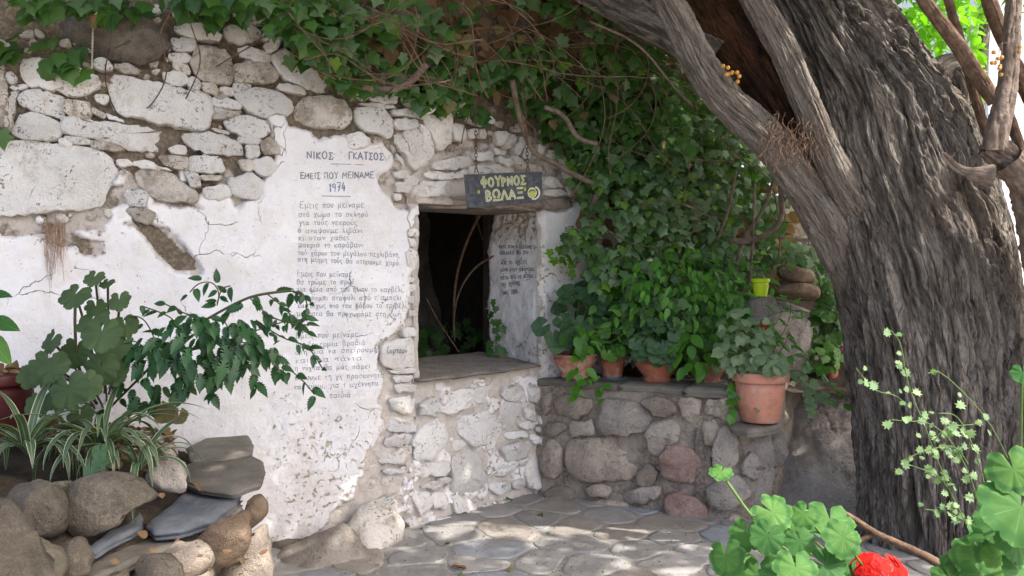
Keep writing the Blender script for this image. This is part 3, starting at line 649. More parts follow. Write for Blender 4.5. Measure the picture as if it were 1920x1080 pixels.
rw(v3(C0+nb*1.0,1.55),v3(tt*.95),v3(nb*.04),(0,0,.8),'back_wall'); rw(v3(C0+tt*.95,1.55),v3(tt*.04),v3(nb*1.0),(0,0,.8),'side_wall'); rw(v3(C0-tt*.95,1.55),v3(tt*.04),v3(nb*1.0),(0,0,.8),'side_wall')
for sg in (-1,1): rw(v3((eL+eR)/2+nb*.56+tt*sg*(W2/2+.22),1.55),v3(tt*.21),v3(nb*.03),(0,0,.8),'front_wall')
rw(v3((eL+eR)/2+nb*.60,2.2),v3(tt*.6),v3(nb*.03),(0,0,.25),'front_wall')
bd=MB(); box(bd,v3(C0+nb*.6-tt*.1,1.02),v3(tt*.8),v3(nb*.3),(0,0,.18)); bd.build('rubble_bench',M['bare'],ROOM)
# rear thickness of the house wall
mb=MB(); b0=SM.pos(np.stack([np.linspace(.3,SM.L[-1]-.36,60),np.zeros(60)],1),-.10); 
for sgm in range(59):
    s0=.3+(SM.L[-1]-.66)*sgm/59
    if sL-.05<s0<sR+.02: 
        a,b=b0[sgm],b0[sgm+1]; mb.add([a+[0,0,2.15],b+[0,0,2.15],b+[0,0,3.3],a+[0,0,3.3]],[[3,2,1,0]])
    else:
        a,b=b0[sgm],b0[sgm+1]; mb.add([a,b,b+[0,0,3.3],a+[0,0,3.3]],[[3,2,1,0]])
mb.build('wall_core',M['mortar'],WALL)
# ================================================================ hand lettering (single-stroke letters laid on the plaster)
def A(cx,cy,rx,ry,a0,a1,n=9): t=np.radians(np.linspace(a0,a1,n)); return [(cx+rx*math.cos(a),cy+ry*math.sin(a)) for a in t]
def L(*v): return [(v[i],v[i+1]) for i in range(0,len(v),2)]
GL={' ':(.55,[]),
'α':(.75,[A(.3,.42,.28,.42,40,340),L(.62,.9,.5,.4,.6,.05,.72,.1)]),'β':(.65,[L(.12,-.5,.12,1.1)+A(.3,1.15,.2,.3,180,-60)+A(.3,.42,.27,.42,80,-150)]),
'γ':(.6,[L(.02,.9,.28,.2,.3,-.4,.2,-.5,.15,-.3,.3,.15,.58,.9)]),'δ':(.6,[L(.5,1.4,.15,1.35,.2,1.1,.42,.8)+A(.28,.42,.25,.42,40,390)]),
'ε':(.55,[A(.3,.68,.22,.24,40,250)+A(.3,.22,.25,.24,110,320)]),'ζ':(.55,[L(.1,1.4,.5,1.35,.12,.7,.1,.15,.4,0,.45,-.3,.3,-.4)]),
'η':(.6,[L(.05,.8,.12,.9,.12,0),L(.12,.6,.3,.9,.48,.8,.5,.3,.5,-.5)]),'θ':(.6,[A(.28,.6,.24,.68,90,450,14),L(.08,.6,.5,.64)]),
'ι':(.3,[L(.1,.9,.1,.15,.25,.05)]),'κ':(.55,[L(.1,.9,.1,0),L(.5,.85,.12,.4,.5,0)]),'λ':(.55,[L(.02,1.4,.15,1.3,.5,0),L(.28,.75,.05,0)]),
'μ':(.7,[L(.1,.9,.08,-.5),L(.1,.3,.2,.02,.42,.05,.52,.9),L(.52,.3,.58,.02,.68,.1)]),'ν':(.5,[L(.02,.9,.1,.85,.22,0,.48,.85)]),
'ξ':(.5,[L(.1,1.4,.45,1.38,.12,1.1,.4,.9,.1,.6,.12,.15,.42,0,.4,-.4)]),'ο':(.6,[A(.28,.43,.25,.42,90,450,12)]),'π':(.7,[L(.0,.85,.68,.9),L(.18,.85,.15,0),L(.48,.88,.48,.15,.6,.05)]),
'ρ':(.6,[L(.1,-.5,.1,.5)+A(.32,.45,.23,.42,170,-170,12)]),'σ':(.65,[L(.62,.88,.3,.86)+A(.28,.42,.25,.43,90,430,12)]),'ς':(.5,[A(.3,.5,.24,.38,60,250)+L(.4,0,.42,-.3,.25,-.35)]),
'τ':(.55,[L(.02,.82,.55,.9),L(.26,.86,.24,.15,.38,.03)]),'υ':(.55,[L(.03,.85,.1,.2,.25,.0,.42,.2,.45,.9)]),'φ':(.75,[A(.35,.42,.3,.42,90,450,12),L(.36,1.3,.34,-.5)]),
'χ':(.6,[L(.02,.85,.15,.8,.45,-.3,.58,-.35),L(.55,.9,.05,-.4)]),'ψ':(.7,[L(.03,.9,.08,.2,.35,.0,.62,.25,.65,.9),L(.36,1.3,.34,-.5)]),'ω':(.8,[A(.2,.4,.18,.42,120,360)+A(.56,.4,.18,.42,180,420)]),
"'":(.2,[L(.12,1.4,.05,1.1)]),',':(.25,[L(.12,.1,.05,-.25)]),'.':(.25,[L(.08,.02,.13,.06)]),'-':(.5,[L(.05,.45,.42,.45)]),'“':(.5,[L(.1,1.6,.05,1.15),L(.3,1.6,.25,1.15)]),'”':(.5,[L(.05,1.6,.12,1.2,.02,1.0),L(.28,1.6,.35,1.2,.25,1.0)]),
'Α':(.95,[L(.02,0,.42,1.5,.85,0),L(.2,.5,.68,.5)]),'Β':(.8,[L(.1,0,.1,1.5)+A(.1,1.13,.45,.37,90,-90)+A(.1,.38,.58,.38,90,-90)]),'Γ':(.75,[L(.1,0,.1,1.45,.7,1.5)]),
'Ε':(.8,[L(.7,1.5,.1,1.48,.1,.02,.72,0),L(.1,.78,.6,.78)]),'Ι':(.35,[L(.15,0,.15,1.5)]),'Κ':(.8,[L(.1,0,.1,1.5),L(.7,1.5,.12,.7,.75,0)]),'Λ':(.9,[L(.02,0,.42,1.5,.85,0)]),
'Μ':(1.05,[L(.05,0,.15,1.5,.5,.5,.85,1.5,.95,0)]),'Ν':(.9,[L(.08,0,.08,1.5,.75,0,.75,1.5)]),'Ξ':(.8,[L(.05,1.5,.72,1.5),L(.15,.8,.62,.8),L(.05,0,.75,0)]),
'Ο':(.95,[A(.43,.75,.38,.75,90,450,16)]),'Π':(.9,[L(.1,0,.1,1.5,.75,1.5,.75,0)]),'Ρ':(.75,[L(.1,0,.1,1.5)+A(.1,1.08,.52,.4,90,-90)]),'Σ':(.8,[L(.7,1.4,.65,1.5,.08,1.5,.45,.78,.05,0,.7,0,.74,.15)]),
'Τ':(.85,[L(.02,1.5,.8,1.5),L(.4,1.5,.4,0)]),'Υ':(.85,[L(.05,1.5,.4,.75,.78,1.5),L(.4,.75,.4,0)]),'Φ':(1.0,[A(.45,.78,.4,.42,90,450,14),L(.45,1.6,.45,-.1)]),
'Ω':(1.0,[A(.45,.9,.38,.6,-60,240,14),L(.08,.0,.85,.0)]),'1':(.4,[L(.05,1.2,.25,1.5,.25,0)]),'9':(.65,[A(.3,1.1,.23,.38,0,360)+L(.52,1.0,.45,0)]),'7':(.6,[L(.05,1.5,.55,1.5,.25,0),L(.18,.75,.48,.75)]),'4':(.65,[L(.35,1.5,.05,.5,.6,.5),L(.45,.95,.42,0)]),
'2':(.6,[A(.28,1.15,.22,.33,160,-40)+L(.05,0,.55,0)]),'0':(.6,[A(.28,.75,.22,.75,90,450,14)])}
for a,b in zip('άέήίόύώϊ','αεηιουωι'):
    w_,st=GL[b]; m_=w_*.45; GL[a]=(w_,st+([L(m_-.05,1.15,m_+.1,1.5)] if a!='ϊ' else [L(.0,1.3,.03,1.35),L(.22,1.3,.25,1.35)]))
def layout(txt):
    x=0;out=[]
    for ch in txt:
        w_,st=GL.get(ch,GL[' ']); jy=R_.uniform(-.06,.06); js=R_.uniform(.92,1.08)
        for s in st: out.append(np.array([[x+a*js,b*js+jy] for a,b in s]))
        x+=w_+.16
    return out,x-.16
def ribbon(mb,C,N,wd):
    """C: points on a surface, N: surface normals; a thin painted stroke"""
    T=np.gradient(C,axis=0); S=np.cross(N,T); S/=np.linalg.norm(S,axis=1)[:,None]+1e-9; S*=wd/2
    C=C.copy(); T/=np.linalg.norm(T,axis=1)[:,None]+1e-9; C[0]-=T[0]*wd*.3; C[-1]+=T[-1]*wd*.3
    n=len(C); S=S*(.75+.5*R_.rand(n))[:,None] if wd<.0055 else S; V=np.vstack([C-S,C+S]); mb.add(V,[[i,i+1,n+i+1,n+i] for i in range(n-1) if wd>.0055 or R_.rand()>.012])
def dens_path(s,n=2):
    o=[s[0]]
    for a,b in zip(s[:-1],s[1:]):
        k=max(1,int(np.linalg.norm(b-a)/.3)); o+=[a+(b-a)*t/k for t in range(1,k+1)]
    return np.array(o)
def write_wall(txt,x0,y0,x1,y1,xh,m,wd=.0042):
    st,wt=layout(txt); mb=MB(); kx=(x1-x0)/wt
    for s in st:
        s=dens_path(s); X=x0+s[:,0]*kx; Y=y0+(y1-y0)*(X-x0)/(x1-x0)-s[:,1]*xh
        sz=SM.hit(X,Y); C=SM.pos(sz,plaster_h(sz)+.0025); e=SM.pos(sz,plaster_h(sz)+.1)-C; e/=np.linalg.norm(e,axis=1)[:,None]; ribbon(mb,C,e,wd*R_.uniform(.8,1.15))
    mb.build('painted_line',m,WALL,smooth=False)
I=M['ink']; IB=M['inkblue']
for t,x0,y0,x1,y1,xh,m,wd in [('ΝΙΚΟΣ',574,298,624,299,8.5,I,.0065),('ΓΚΑΤΣΟΣ',652,299,717,301,8.5,I,.0065),('ΕΜΕΙΣ ΠΟΥ ΜΕΙΝΑΜΕ',562,336,699,334,7.3,I,.005),('1974',616,360,646,358,10,IB,.0055),
 ('Εμεις που μείναμε',561,391,681,389,8,I,.0027),('στό χωμα το σκληρό',559,407,689,406,7,I,.0027),('για τούς νεκρούς',560,422,668,422,7,I,.0027),('θ αναψουμε λιβάνι',558,437,678,437,7,I,.0027),
 ('κι οταν χαθεί',559,451,653,450,7,I,.0027),('μακρια το καράβανι',559,464,679,464,7,I,.0027),('τού χάρου του μεγάλου πεχλιβάνη,',558,478,748,482,7,I,.0027),('στη μνημη τούς θα στησουμε χορό.',558,490,748,498,7,I,.0027),
 ('Εμεις που μείναμε',557,518,658,519,7.5,I,.0027),('θα τρώμε το πρωί',556,533,662,533,7,I,.0027),('μια φετα από του ήλιου το καρβέλι,',556,546,754,547,7,I,.0027),('θα τσαμπι σταφυλι από τ αμπελι',556,563,749,562,7,I,.0027),
 ('και δίχως πιο του φόβου το τριβέλι,',558,577,762,577,7,I,.0027),('μπροστα θα προχωράμε στη ζωή.',556,592,752,593,7,I,.0027),
 ('Εμεις πού μείναμε',554,634,670,631,7.5,I,.0027),('θα ξημερμια βραδιά',554,651,684,646,7,I,.0027),('στη μιά να σπείρουμε',553,664,706,659,7,I,.0027),('και για πάντα',553,680,677,674,7,I,.0027),
 ('η νύχτα θα μάς πάρει',552,694,692,690,7,I,.0027),('κανουμε τη γη προσκυνητάρι',552,712,730,706,7,I,.0027),('και ούνια, για τ αγέννητα',551,729,707,722,7,I,.0027),('παιδιά',616,745,656,743,7.5,I,.0027)]:
    write_wall(t,x0,y0,x1,y1,xh,m,wd)
for x0,y0,x1,y1 in [(620,308,656,309),(603,368,656,369),(664,309,680,310)]:
    sz=SM.hit(np.linspace(x0,x1,8),np.linspace(y0,y1,8)); C=SM.pos(sz,plaster_h(sz)+.0025); mb=MB(); ribbon(mb,C,np.tile([.3,-.95,0],(8,1)),.003); mb.build('painted_line',I,WALL,smooth=False)
# word on the projecting jamb stone
st,wt=layout('ζορταρι'); mb=MB()
for s in st:
    s=dens_path(s); X=720+s[:,0]*36/wt; Y=660-s[:,1]*6.5; sz=SM.hit(X,Y); C=SM.pos(sz,.046+0*X); e=SM.pos(sz,.2+0*X)-C; e/=np.linalg.norm(e,axis=1)[:,None]; ribbon(mb,C,e,.004)
mb.build('painted_line',I,WALL,smooth=False)
# poem on the jamb (depth d from the front edge, right end near the front)
def jhit(px,py):
    d=ray(px,py); a=eR; e=nb; den=d[...,0]*e[1]-d[...,1]*e[0]; u=(a[0]*d[...,1]-a[1]*d[...,0])/den; t=(a[0]*e[1]-a[1]*e[0])/den; return u,CAM[2]+d[...,2]*t
for t,x0,y0,x1,y1,xh in [('αυτό που ο καθένας μας',935,465,1012,466,6),('αποκαλεί Θεό του',937,477,990,476,6),('λένε το αγγίζεις',939,496,988,494,6.5),('μόνο όταν αφήνεσαι',939,509,1000,508,6.5),('κάτω από τα πέπλα',940,524,997,520,6.5),('της αγάπης.',941,537,976,533,6.5),('-μαζ 2020-',941,552,972,550,5)]:
    st,wt=layout(t.replace('Θ','θ')); mb=MB()
    for s in st:
        s=dens_path(s); X=x0+s[:,0]*(x1-x0)/wt; Y=y0+(y1-y0)*(X-x0)/(x1-x0)-s[:,1]*xh; u,z=jhit(X,Y); C=jpos(u,z,.003); ribbon(mb,C,np.tile([-tt[0],-tt[1],0],(len(C),1)),.0048)
    mb.build('painted_line',I,WALL,smooth=False)
st=[L(0,0,.5,1.5,1,0),L(.2,.5,.8,.5),L(1.5,0,2.3,1.4),L(1.5,1.4,2.3,0)]; mb=MB()
for s in st:
    s=np.array(s); X=1058+s[:,0]*5; Y=514-s[:,1]*5; sz=SM.hit(X,Y); C=SM.pos(sz,plaster_h(sz)+.004); ribbon(mb,C,np.tile([.2,-.97,0],(len(C),1)),.005)
mb.build('painted_line',M['redpaint'],WALL,smooth=False)
# ================================================================ terrace wall with cap stones
ST=Surf([(.16,5.80),(.60,5.53),(1.0,5.33),(1.42,5.14),(1.55,5.22),(1.75,5.5),(2.1,6.1)],1)
TER=thing('terrace_wall','low unpainted granite rubble wall carrying the row of terracotta pots','wall',(.8,5.45,0))
s2=np.arange(-.05,2.35,.015); z2=np.arange(-.05,.79,.015); a_,b_=np.meshgrid(s2,z2,indexing='ij'); q=np.stack([a_.ravel(),b_.ravel()],1); q3=np.c_[q,0*q[:,0]+9]
hh=.022+(fbm(q3/.2,3,61)-.5)*.05+(fbm(q3/.04,4,62)-.5)*.03
P=ST.pos(q,hh); mk('mortar_backing',P,grid_faces(len(s2),len(z2)),M['terr_mortar'],TER,var=np.full(len(P),.1))
TB=polys('''1210,90;1270,60;1400,70;1430,150;1330,190;1240,160
1460,180;1480,90;1560,75;1680,110;1745,185;1720,260;1600,275;1480,285;1450,240
1150,230;1220,205;1290,225;1250,280;1220,300;1170,260
1140,380;1180,310;1240,330;1260,400;1245,510;1180,520;1130,450
1290,330;1400,300;1560,300;1700,290;1735,350;1700,430;1650,520;1440,540;1330,530;1290,450
1725,260;1770,210;1860,190;1910,240;1900,300;1800,400;1760,390;1730,330
1170,580;1250,560;1310,600;1310,680;1250,700;1180,660
1380,590;1450,550;1530,570;1530,620;1420,625
1330,700;1400,650;1500,640;1600,660;1670,740;1660,780;1580,800;1460,765;1350,730
1590,610;1680,570;1800,570;1800,620;1720,660;1630,660
1690,770;1730,725;1790,740;1812,790;1780,830;1720,810
1690,90;1780,60;1880,90;1900,150;1820,180;1760,160
1140,60;1200,50;1200,130;1150,180
1290,210;1430,200;1440,280;1300,290
1270,310;1280,330;1280,520;1260,520
1660,500;1740,440;1790,500;1760,560;1680,560
1660,690;1720,670;1760,710;1700,750''',640,720,3)
TR=polys('''-120,380;-60,330;20,350;90,380;130,440;120,520;80,550;-20,545;-110,520
-100,640;-40,590;60,620;140,680;150,740;90,790;0,795;-80,740
120,590;200,520;300,490;370,560;375,600;320,670;210,710;150,650
170,370;200,240;260,215;320,300;320,400;280,470;190,490
120,200;190,190;230,290;190,340;120,320
130,80;280,70;290,130;260,210;200,170;130,160
310,440;370,370;420,420;430,480;400,540;330,500
320,260;400,270;400,300;350,325;310,310
420,290;470,280;470,310;440,380
180,770;290,710;340,760;320,810;240,830
-10,60;110,70;110,180;60,220;0,180
130,370;160,360;165,480;130,480''',1280,720,3)
mats=[M['bare'],M['bare_pale'],M['bare'],M['bare']]
TB=[p.mean(0)+(p-p.mean(0))*1.06 for p in TB]
for i,p in enumerate(TB): stone_on(ST,p,.075,M['bare_pink'] if i==99 else mats[i%4],TER,'stone',rag=1.3,tilt=.6)
for i,p in enumerate(TR): stone_on(ST,p,.085,M['bare_pink'] if i in(0,1) else M['bare_pale'] if i in (2,3,6) else M['bare'],TER,'stone',rag=1.3,tilt=.5)
fill(ST,[pp('1025,735;1395,745;1400,985;1300,985;1030,930')],TB+TR,M['bare'],TER,.045,500,5,13,40)
def capstone(s0,s1,z,out,dep,th):
    fr=[ST.pos(np.array([s,z]),out+R_.uniform(-.01,.01)) for s in np.linspace(s0,s1,7)]; bk=[ST.pos(np.array([s,z]),-dep) for s in np.linspace(s1,s0,4)]
    slab('cap_stone',np.array(fr+bk),th,M['slate_warm'],TER,n=54)
capstone(.02,.62,.795,.035,.42,.045); capstone(.63,1.05,.80,.045,.42,.045); capstone(1.06,1.47,.81,.075,.40,.06)
# stepped end: ledge slab carrying the large pot and the stones under it
slab('cap_stone',np.array([onz(x,y,.612) for x,y in [(1368,789),(1400,784),(1458,786),(1462,796),(1440,802),(1402,806),(1370,798)]]),.05,M['slate_warm'],TER,n=40)
for p in polys('1385,805;1440,803;1455,830;1450,900;1420,1000;1385,990\n1440,812;1470,805;1475,850;1450,880'): rock('stone',p,5.22,.12,M['bare_pale'],TER,rag=.8)
mb=MB(); box(mb,(1.35,5.36,.28),(.22,0,0),(0,.14,0),(0,0,.28)); mb.build('core',M['terr_mortar'],TER)
# earth behind the cap stones rising to the ivy bank
nx,ny=90,70; gx,gy=np.meshgrid(np.linspace(.2,3.2,nx),np.linspace(0,1,ny),indexing='ij')
yf=np.interp(gx,[.2,.6,1.0,1.42,1.8,2.6,3.2],[5.95,5.72,5.5,5.36,5.5,5.6,5.7]); Yg=yf+gy*2.2; Zg=.74+sstep(.15,.7,gy)*.75+gy*.3
B=np.stack([gx,Yg,Zg],-1).reshape(-1,3); B[:,2]+=(fbm(B/.2,4,71)-.5)*.14
bank=mk('earth_bank',B,grid_faces(nx,ny)[:,::-1],M['soil'],org=(1.5,6,.8)); tag(bank,kind='structure')
# added bank behind and above the wall; blocks the sky behind the ivy
nx,nz=120,80; gx,gz=np.meshgrid(np.linspace(-4.2,2.0,nx),np.linspace(0,1,nz),indexing='ij'); yb=6.1+.22*gx+ .9*0
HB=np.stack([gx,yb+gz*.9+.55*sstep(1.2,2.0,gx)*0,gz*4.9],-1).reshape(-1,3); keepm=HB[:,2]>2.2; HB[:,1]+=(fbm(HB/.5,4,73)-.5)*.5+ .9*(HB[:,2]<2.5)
hb=mk('added_bank',HB,grid_faces(nx,nz),M['darkrock'],org=(-1,6.5,0)); tag(hb,kind='structure')
# big rough boulder on the right
tag(rock('boulder',pp('1478,716;1520,708;1580,712;1640,722;1700,760;1740,860;1730,1000;1640,1025;1520,1015;1420,1000;1385,985;1400,940;1425,880;1440,830;1462,790;1470,750'),5.62,.30,M['boulder'],rag=1.7,lean=.85,nr=46,n=170,detail=.8,fac=14),'huge pale rough boulder between the terrace wall and the tree','boulder')
tag(rock('boulder',pp('1395,600;1412,570;1450,556;1500,556;1540,575;1552,620;1545,690;1500,716;1420,716;1392,670'),6.1,.26,M['boulder'],rag=1.2,nr=14,n=70,lean=.2),'brown boulder behind the pots below two stacked flat stones','boulder')
tag(rock('flat_stone',pp('1448,540;1462,524;1510,530;1534,538;1540,556;1530,566;1480,566;1450,556'),6.02,.16,M['orange_rock'],rag=.5,sq=.35,nr=10),'lower of the two flat brown stones stacked beside the lime pot','stone')
tag(rock('flat_stone',pp('1455,502;1466,492;1500,502;1526,506;1531,524;1524,534;1490,534;1458,522'),6.02,.15,M['orange_rock'],rag=.5,sq=.35,nr=10),'upper of the two flat brown stones stacked beside the lime pot','stone')
tag(rock('boulder',pp('1255,600;1262,540;1290,520;1330,530;1360,560;1370,640;1330,700;1270,700'),6.25,.2,M['bare'],rag=1.0),'granite boulder hidden in foliage behind the middle pots','boulder')
# sunlit old wall glimpsed left of the trunk
SW=thing('garden_wall','sunlit lichen stained garden wall glimpsed left of the trunk','wall',(3.2,9,0))
def wallbox(par,x0,y0,x1,y1,z0,z1,th,m,nm):
    a=np.array([x0,y0]);b=np.array([x1,y1]);t=(b-a)/2; n_=np.array([-t[1],t[0]]);n_=n_/np.linalg.norm(n_)*th/2; mb=MB(); box(mb,v3((a+b)/2,(z0+z1)/2),v3(t),v3(n_),(0,0,(z1-z0)/2)); return mb.build(nm,m,par,smooth=False)
wallbox(SW,2.2,8.75,3.7,8.15,0,2.18,.3,M['lichenwall'],'wall_face')
wallbox(SW,2.1,8.68,3.7,8.04,1.66,1.74,.36,M['bare_pale'],'ledge')
wallbox(SW,2.0,8.42,3.7,7.85,0,1.66,.3,M['orange_rock'],'lower_wall')
# ================================================================ houses on the right
def P2(x,y,Y): return at(x,y,Y)
H1=thing('pale_house','pale grey rendered house wall with chipped edge at far right','house',(9,13,0))
wallbox(H1,7.15,13.0,12.5,12.0,0,9,.4,M['housew'],'side_wall'); wallbox(H1,7.2,13.1,8.0,18.0,0,9,.35,M['housew'],'front_wall')
H2=thing('low_white_house','low sunlit white house with dark tiled eave behind the vine stems','house',(8,16,0))
wallbox(H2,6.0,16.0,9.2,15.0,0,4.15,.3,M['housew'],'wall'); wallbox(H2,5.9,15.85,9.2,14.8,4.18,4.32,.7,M['wood'],'eave')
# ================================================================ raised planter at lower left
PL=thing('stone_planter','raised bed edged with rounded granite and overhanging slate slabs at lower left','planter',(-1.3,3.4,0))
def zpoly(s,z): 
    p=pp(s); return onz(p[:,0],p[:,1],z)
RZ=.60
rim=np.array([(480,826),(497,870),(490,915),(455,945),(405,985),(340,1015),(250,1040),(120,1075),(0,1110)],float); rimw=onz(rim[:,0],rim[:,1],RZ)
soilp=[[-4.2,3.3,RZ],[-3.3,1.6,RZ]]
nx,ny=110,90; gx,gy=np.meshgrid(np.linspace(-3.4,-1.05,nx),np.linspace(1.8,4.85,ny),indexing='ij'); B=np.stack([gx,gy,0*gx],-1).reshape(-1,3)
inp=sd(B[:,:2],np.vstack([rimw[:,:2],[[-2.1,2.0],[-3.6,2.0],[-3.6,4.2],[-1.9,4.9],[-1.2,4.8]]]))
B[:,2]=RZ-.21+.19*sstep(.12,.45,inp)+.16*sstep(.35,1.0,inp)+(fbm(B/.18,4,81)-.5)*.07; B[:,2]=np.where(inp<.02,RZ-.25,B[:,2])
keep=inp>.09; Fp=grid_faces(nx,ny)[:,::-1]; Fp=Fp[keep[Fp].all(1)]; used=np.unique(Fp); rm=-np.ones(len(B),int); rm[used]=np.arange(len(used))
mk('soil',B[used],rm[Fp],M['soil'],PL)
mb=MB(); rr=crs(rimw,30); nrm=[]; 
for i in range(29):
    a,b=rr[i],rr[i+1]; a=a+(np.array([-2.4,3.8,RZ])-a)*.11; b=b+(np.array([-2.4,3.8,RZ])-b)*.11; mb.add([[a[0],a[1],-.03],[b[0],b[1],-.03],[b[0],b[1],RZ-.2],[a[0],a[1],RZ-.2]],[[0,1,2,3]])
mb.build('mortar_core',M['terr_mortar'],PL)
SF=Surf([(-2.4,2.45),(-1.35,2.72),(-1.15,2.88),(-1.06,3.1),(-1.03,3.5),(-.99,4.0),(-.9,4.6)],1)
def sfp(s): return polys(s,0,720,3)
for p,Y,th,m,ln in zip(sfp('''1080,900;1200,800;1320,740;1380,700;1410,760;1405,880;1340,990;1250,1040;1180,1010;1100,940
1400,640;1440,620;1490,660;1495,720;1450,800;1410,800;1395,700
870,960;960,900;1100,900;1170,960;1180,1040;1120,1110;960,1120;880,1040
1200,1060;1260,1050;1400,960;1420,840;1460,830;1500,960;1530,1140;1300,1200;1200,1140
720,1060;800,1000;900,990;1000,1040;1040,1160;720,1160
560,1100;700,1060;720,1160;560,1180
880,1110;1020,1130;1180,1060;1220,1200;1020,1260;880,1260'''),[3.2,3.62,3.02,3.45,2.92,2.85,3.0],[.13,.10,.12,.14,.1,.1,.1],['orange_rock','orange_rock','bare','bare','grey_rock','grey_rock','bare'],[.1,.1,.3,.0,.3,.3,.2]): rock('stone',p.mean(0)+(p-p.mean(0))*(1.38 if Y==3.62 else 1.14),Y,th,M[m],PL,sq=.45,lean=ln,rag=1.1,fac=26)
# slate slabs, top faces traced on their levels
slab('slab',zpoly('352,838;395,815;465,814;474,832;472,850;420,860;358,862',RZ+.03),.02,M['slate_warm'],PL,n=50,rag=.7)
slab('slab',zpoly('340,872;372,862;470,850;492,862;495,880;488,905;440,922;375,914;352,905',RZ+.015),.032,M['slate_warm'],PL,n=56,rag=.7)
slab('slab',zpoly('275,980;330,935;345,922;400,914;452,922;438,938;400,968;340,988;290,991',RZ-.03),.05,M['slate'],PL,n=60,edge=.016)
slab('slab',zpoly('155,1035;200,998;262,955;268,968;262,985;225,1005;180,1030',RZ-.03),.035,M['slate'],PL,n=50)
slab('slab',zpoly('150,1070;190,1035;260,1005;330,990;370,985;368,996;320,1020;250,1048;170,1085',RZ-.09),.04,M['slate_warm'],PL,n=56)
slab('slab',zpoly('380,980;410,968;450,940;455,948;440,965;400,990;378,990',RZ-.07),.03,M['slate_warm'],PL,n=40)
# rounded stones of the rim
def rimrock(s,Y,th,m,lab=None,**k): q_=pp(s); q_=q_.mean(0)+(q_-q_.mean(0))*1.12; return rock('stone',q_,Y,th,M[m],PL,sq=.42,rag=1.3,fac=34,**k)
rimrock('118,960;130,925;160,900;200,893;250,905;290,935;285,950;240,960;205,990;160,1020;125,1020',3.05,.17,'grey_rock',lean=.5)
rimrock('4,930;20,912;70,910;108,930;120,955;118,985;95,1015;60,1018;25,990;8,960',2.95,.15,'grey_rock',lean=.4)
rimrock('78,915;110,902;132,905;134,920;118,930;95,925',3.1,.06,'grey_rock')
rimrock('255,895;275,860;300,855;330,870;350,900;345,925;310,925;280,910',3.45,.12,'bare_pale',lean=.6)
rimrock('290,850;300,835;320,833;330,855;315,862',3.7,.08,'bare',lean=.4)
rimrock('108,1020;140,1010;165,1040;160,1080;110,1085;95,1050',2.85,.10,'grey_rock')
rimrock('20,1000;60,1022;110,1040;110,1100;30,1100',2.75,.12,'grey_rock')
tag(rock('boulder',pp('-200,930;-40,950;10,985;60,1030;100,1080;130,1160;-200,1200'),2.45,.22,M['grey_rock'],rag=.9,lean=.5,nr=12),'dark grey boulder filling the lower left corner','boulder')
# ================================================================ the old tree
TREE=thing('tree','massive leaning old tree with deeply furrowed bark and a hollow fork','tree',(2.33,4.75,0))
def bark_tube(name,C,rx,ry,mat,parent,nt=420,nv=420,amp=.03,lobes=.05,horizontal=False,cell=.075,seed=0,shag=None,closed=False):
    C=crs(C,nv) if len(C)!=nv else C; t=np.linspace(0,1,nv); rx=np.interp(t,np.linspace(0,1,len(rx)),rx); ry=np.interp(t,np.linspace(0,1,len(ry)),ry)
    T=np.gradient(C,axis=0); T/=np.linalg.norm(T,axis=1)[:,None]; Lc=np.r_[0,np.cumsum(np.linalg.norm(np.diff(C,axis=0),axis=1))]
    th=np.arange(nt)*2*math.pi/nt; V=np.zeros((nv,nt,3)); Rm=float(np.mean(rx))
    if horizontal: ex=np.tile([1.,0,0],(nv,1)); ey=np.tile([0,-1.,0],(nv,1))
    else:
        ey=np.tile([0,-1.,0],(nv,1)); ex=np.cross(ey,T); ex/=np.linalg.norm(ex,axis=1)[:,None]; ey=np.cross(T,ex)
        if ex[0][0]<0: ex=-ex
    TH,LL=np.meshgrid(th,Lc); q=np.stack([np.cos(TH)*Rm/cell/1.,np.sin(TH)*Rm/cell,LL/(cell*10)],-1).reshape(-1,3)
    wp=(fbm(np.stack([q[:,0]*.35,q[:,1]*.35,q[:,2]*1.3],1),3,seed+2)-.5)[:,None]; q=q+wp*np.array([1.3,1.3,.0])
    r1=ridge(q,3,seed+7,.45); r2=ridge(q*np.array([2.4,2.4,3.2]),3,seed+12,.5); big=fbm(np.stack([np.cos(TH)*1.6,np.sin(TH)*1.6,LL*.55],-1).reshape(-1,3),3,seed+20)-.5
    f3=fbm(q*np.array([5,5,14]),2,seed+31)-.5
    plate=fbm(q*np.array([1.3,1.3,1.1]),3,seed+50)-.5
    hgt=-sstep(.70,.97,r1)*amp*1.15-sstep(.74,.97,r2)*amp*.55+plate*amp*1.3+f3*amp*.5+big*lobes*2+amp*.45
    hgt=hgt.reshape(nv,nt)
    if shag is not None:
        sg=shag(TH,LL/Lc[-1]); pl=fbm(np.stack([np.cos(TH)*Rm/.045,np.sin(TH)*Rm/.045,LL/.09],-1).reshape(-1,3),4,seed+40,.6).reshape(nv,nt); hgt+=sg*(sstep(.45,.62,pl)-.5)*.04
    for i in range(nv):
        V[i]=C[i]+ex[i]*(np.cos(th)*(rx[i]+hgt[i]))[:,None]+ey[i]*(np.sin(th)*(ry[i]+hgt[i]))[:,None]
    i=np.arange(nv-1)[:,None]*nt+np.arange(nt)[None]; j=np.arange(nv-1)[:,None]*nt+((np.arange(nt)+1)%nt)[None]
    Fc=np.stack([i.ravel(),j.ravel(),(j+nt).ravel(),(i+nt).ravel()],1)
    uv=np.stack([np.where(TH<math.pi*1.5,TH,TH-2*math.pi)*Rm,LL],-1).reshape(-1,2)
    ob=mk(name,V.reshape(-1,3),Fc,mat,parent,uv=uv); return ob
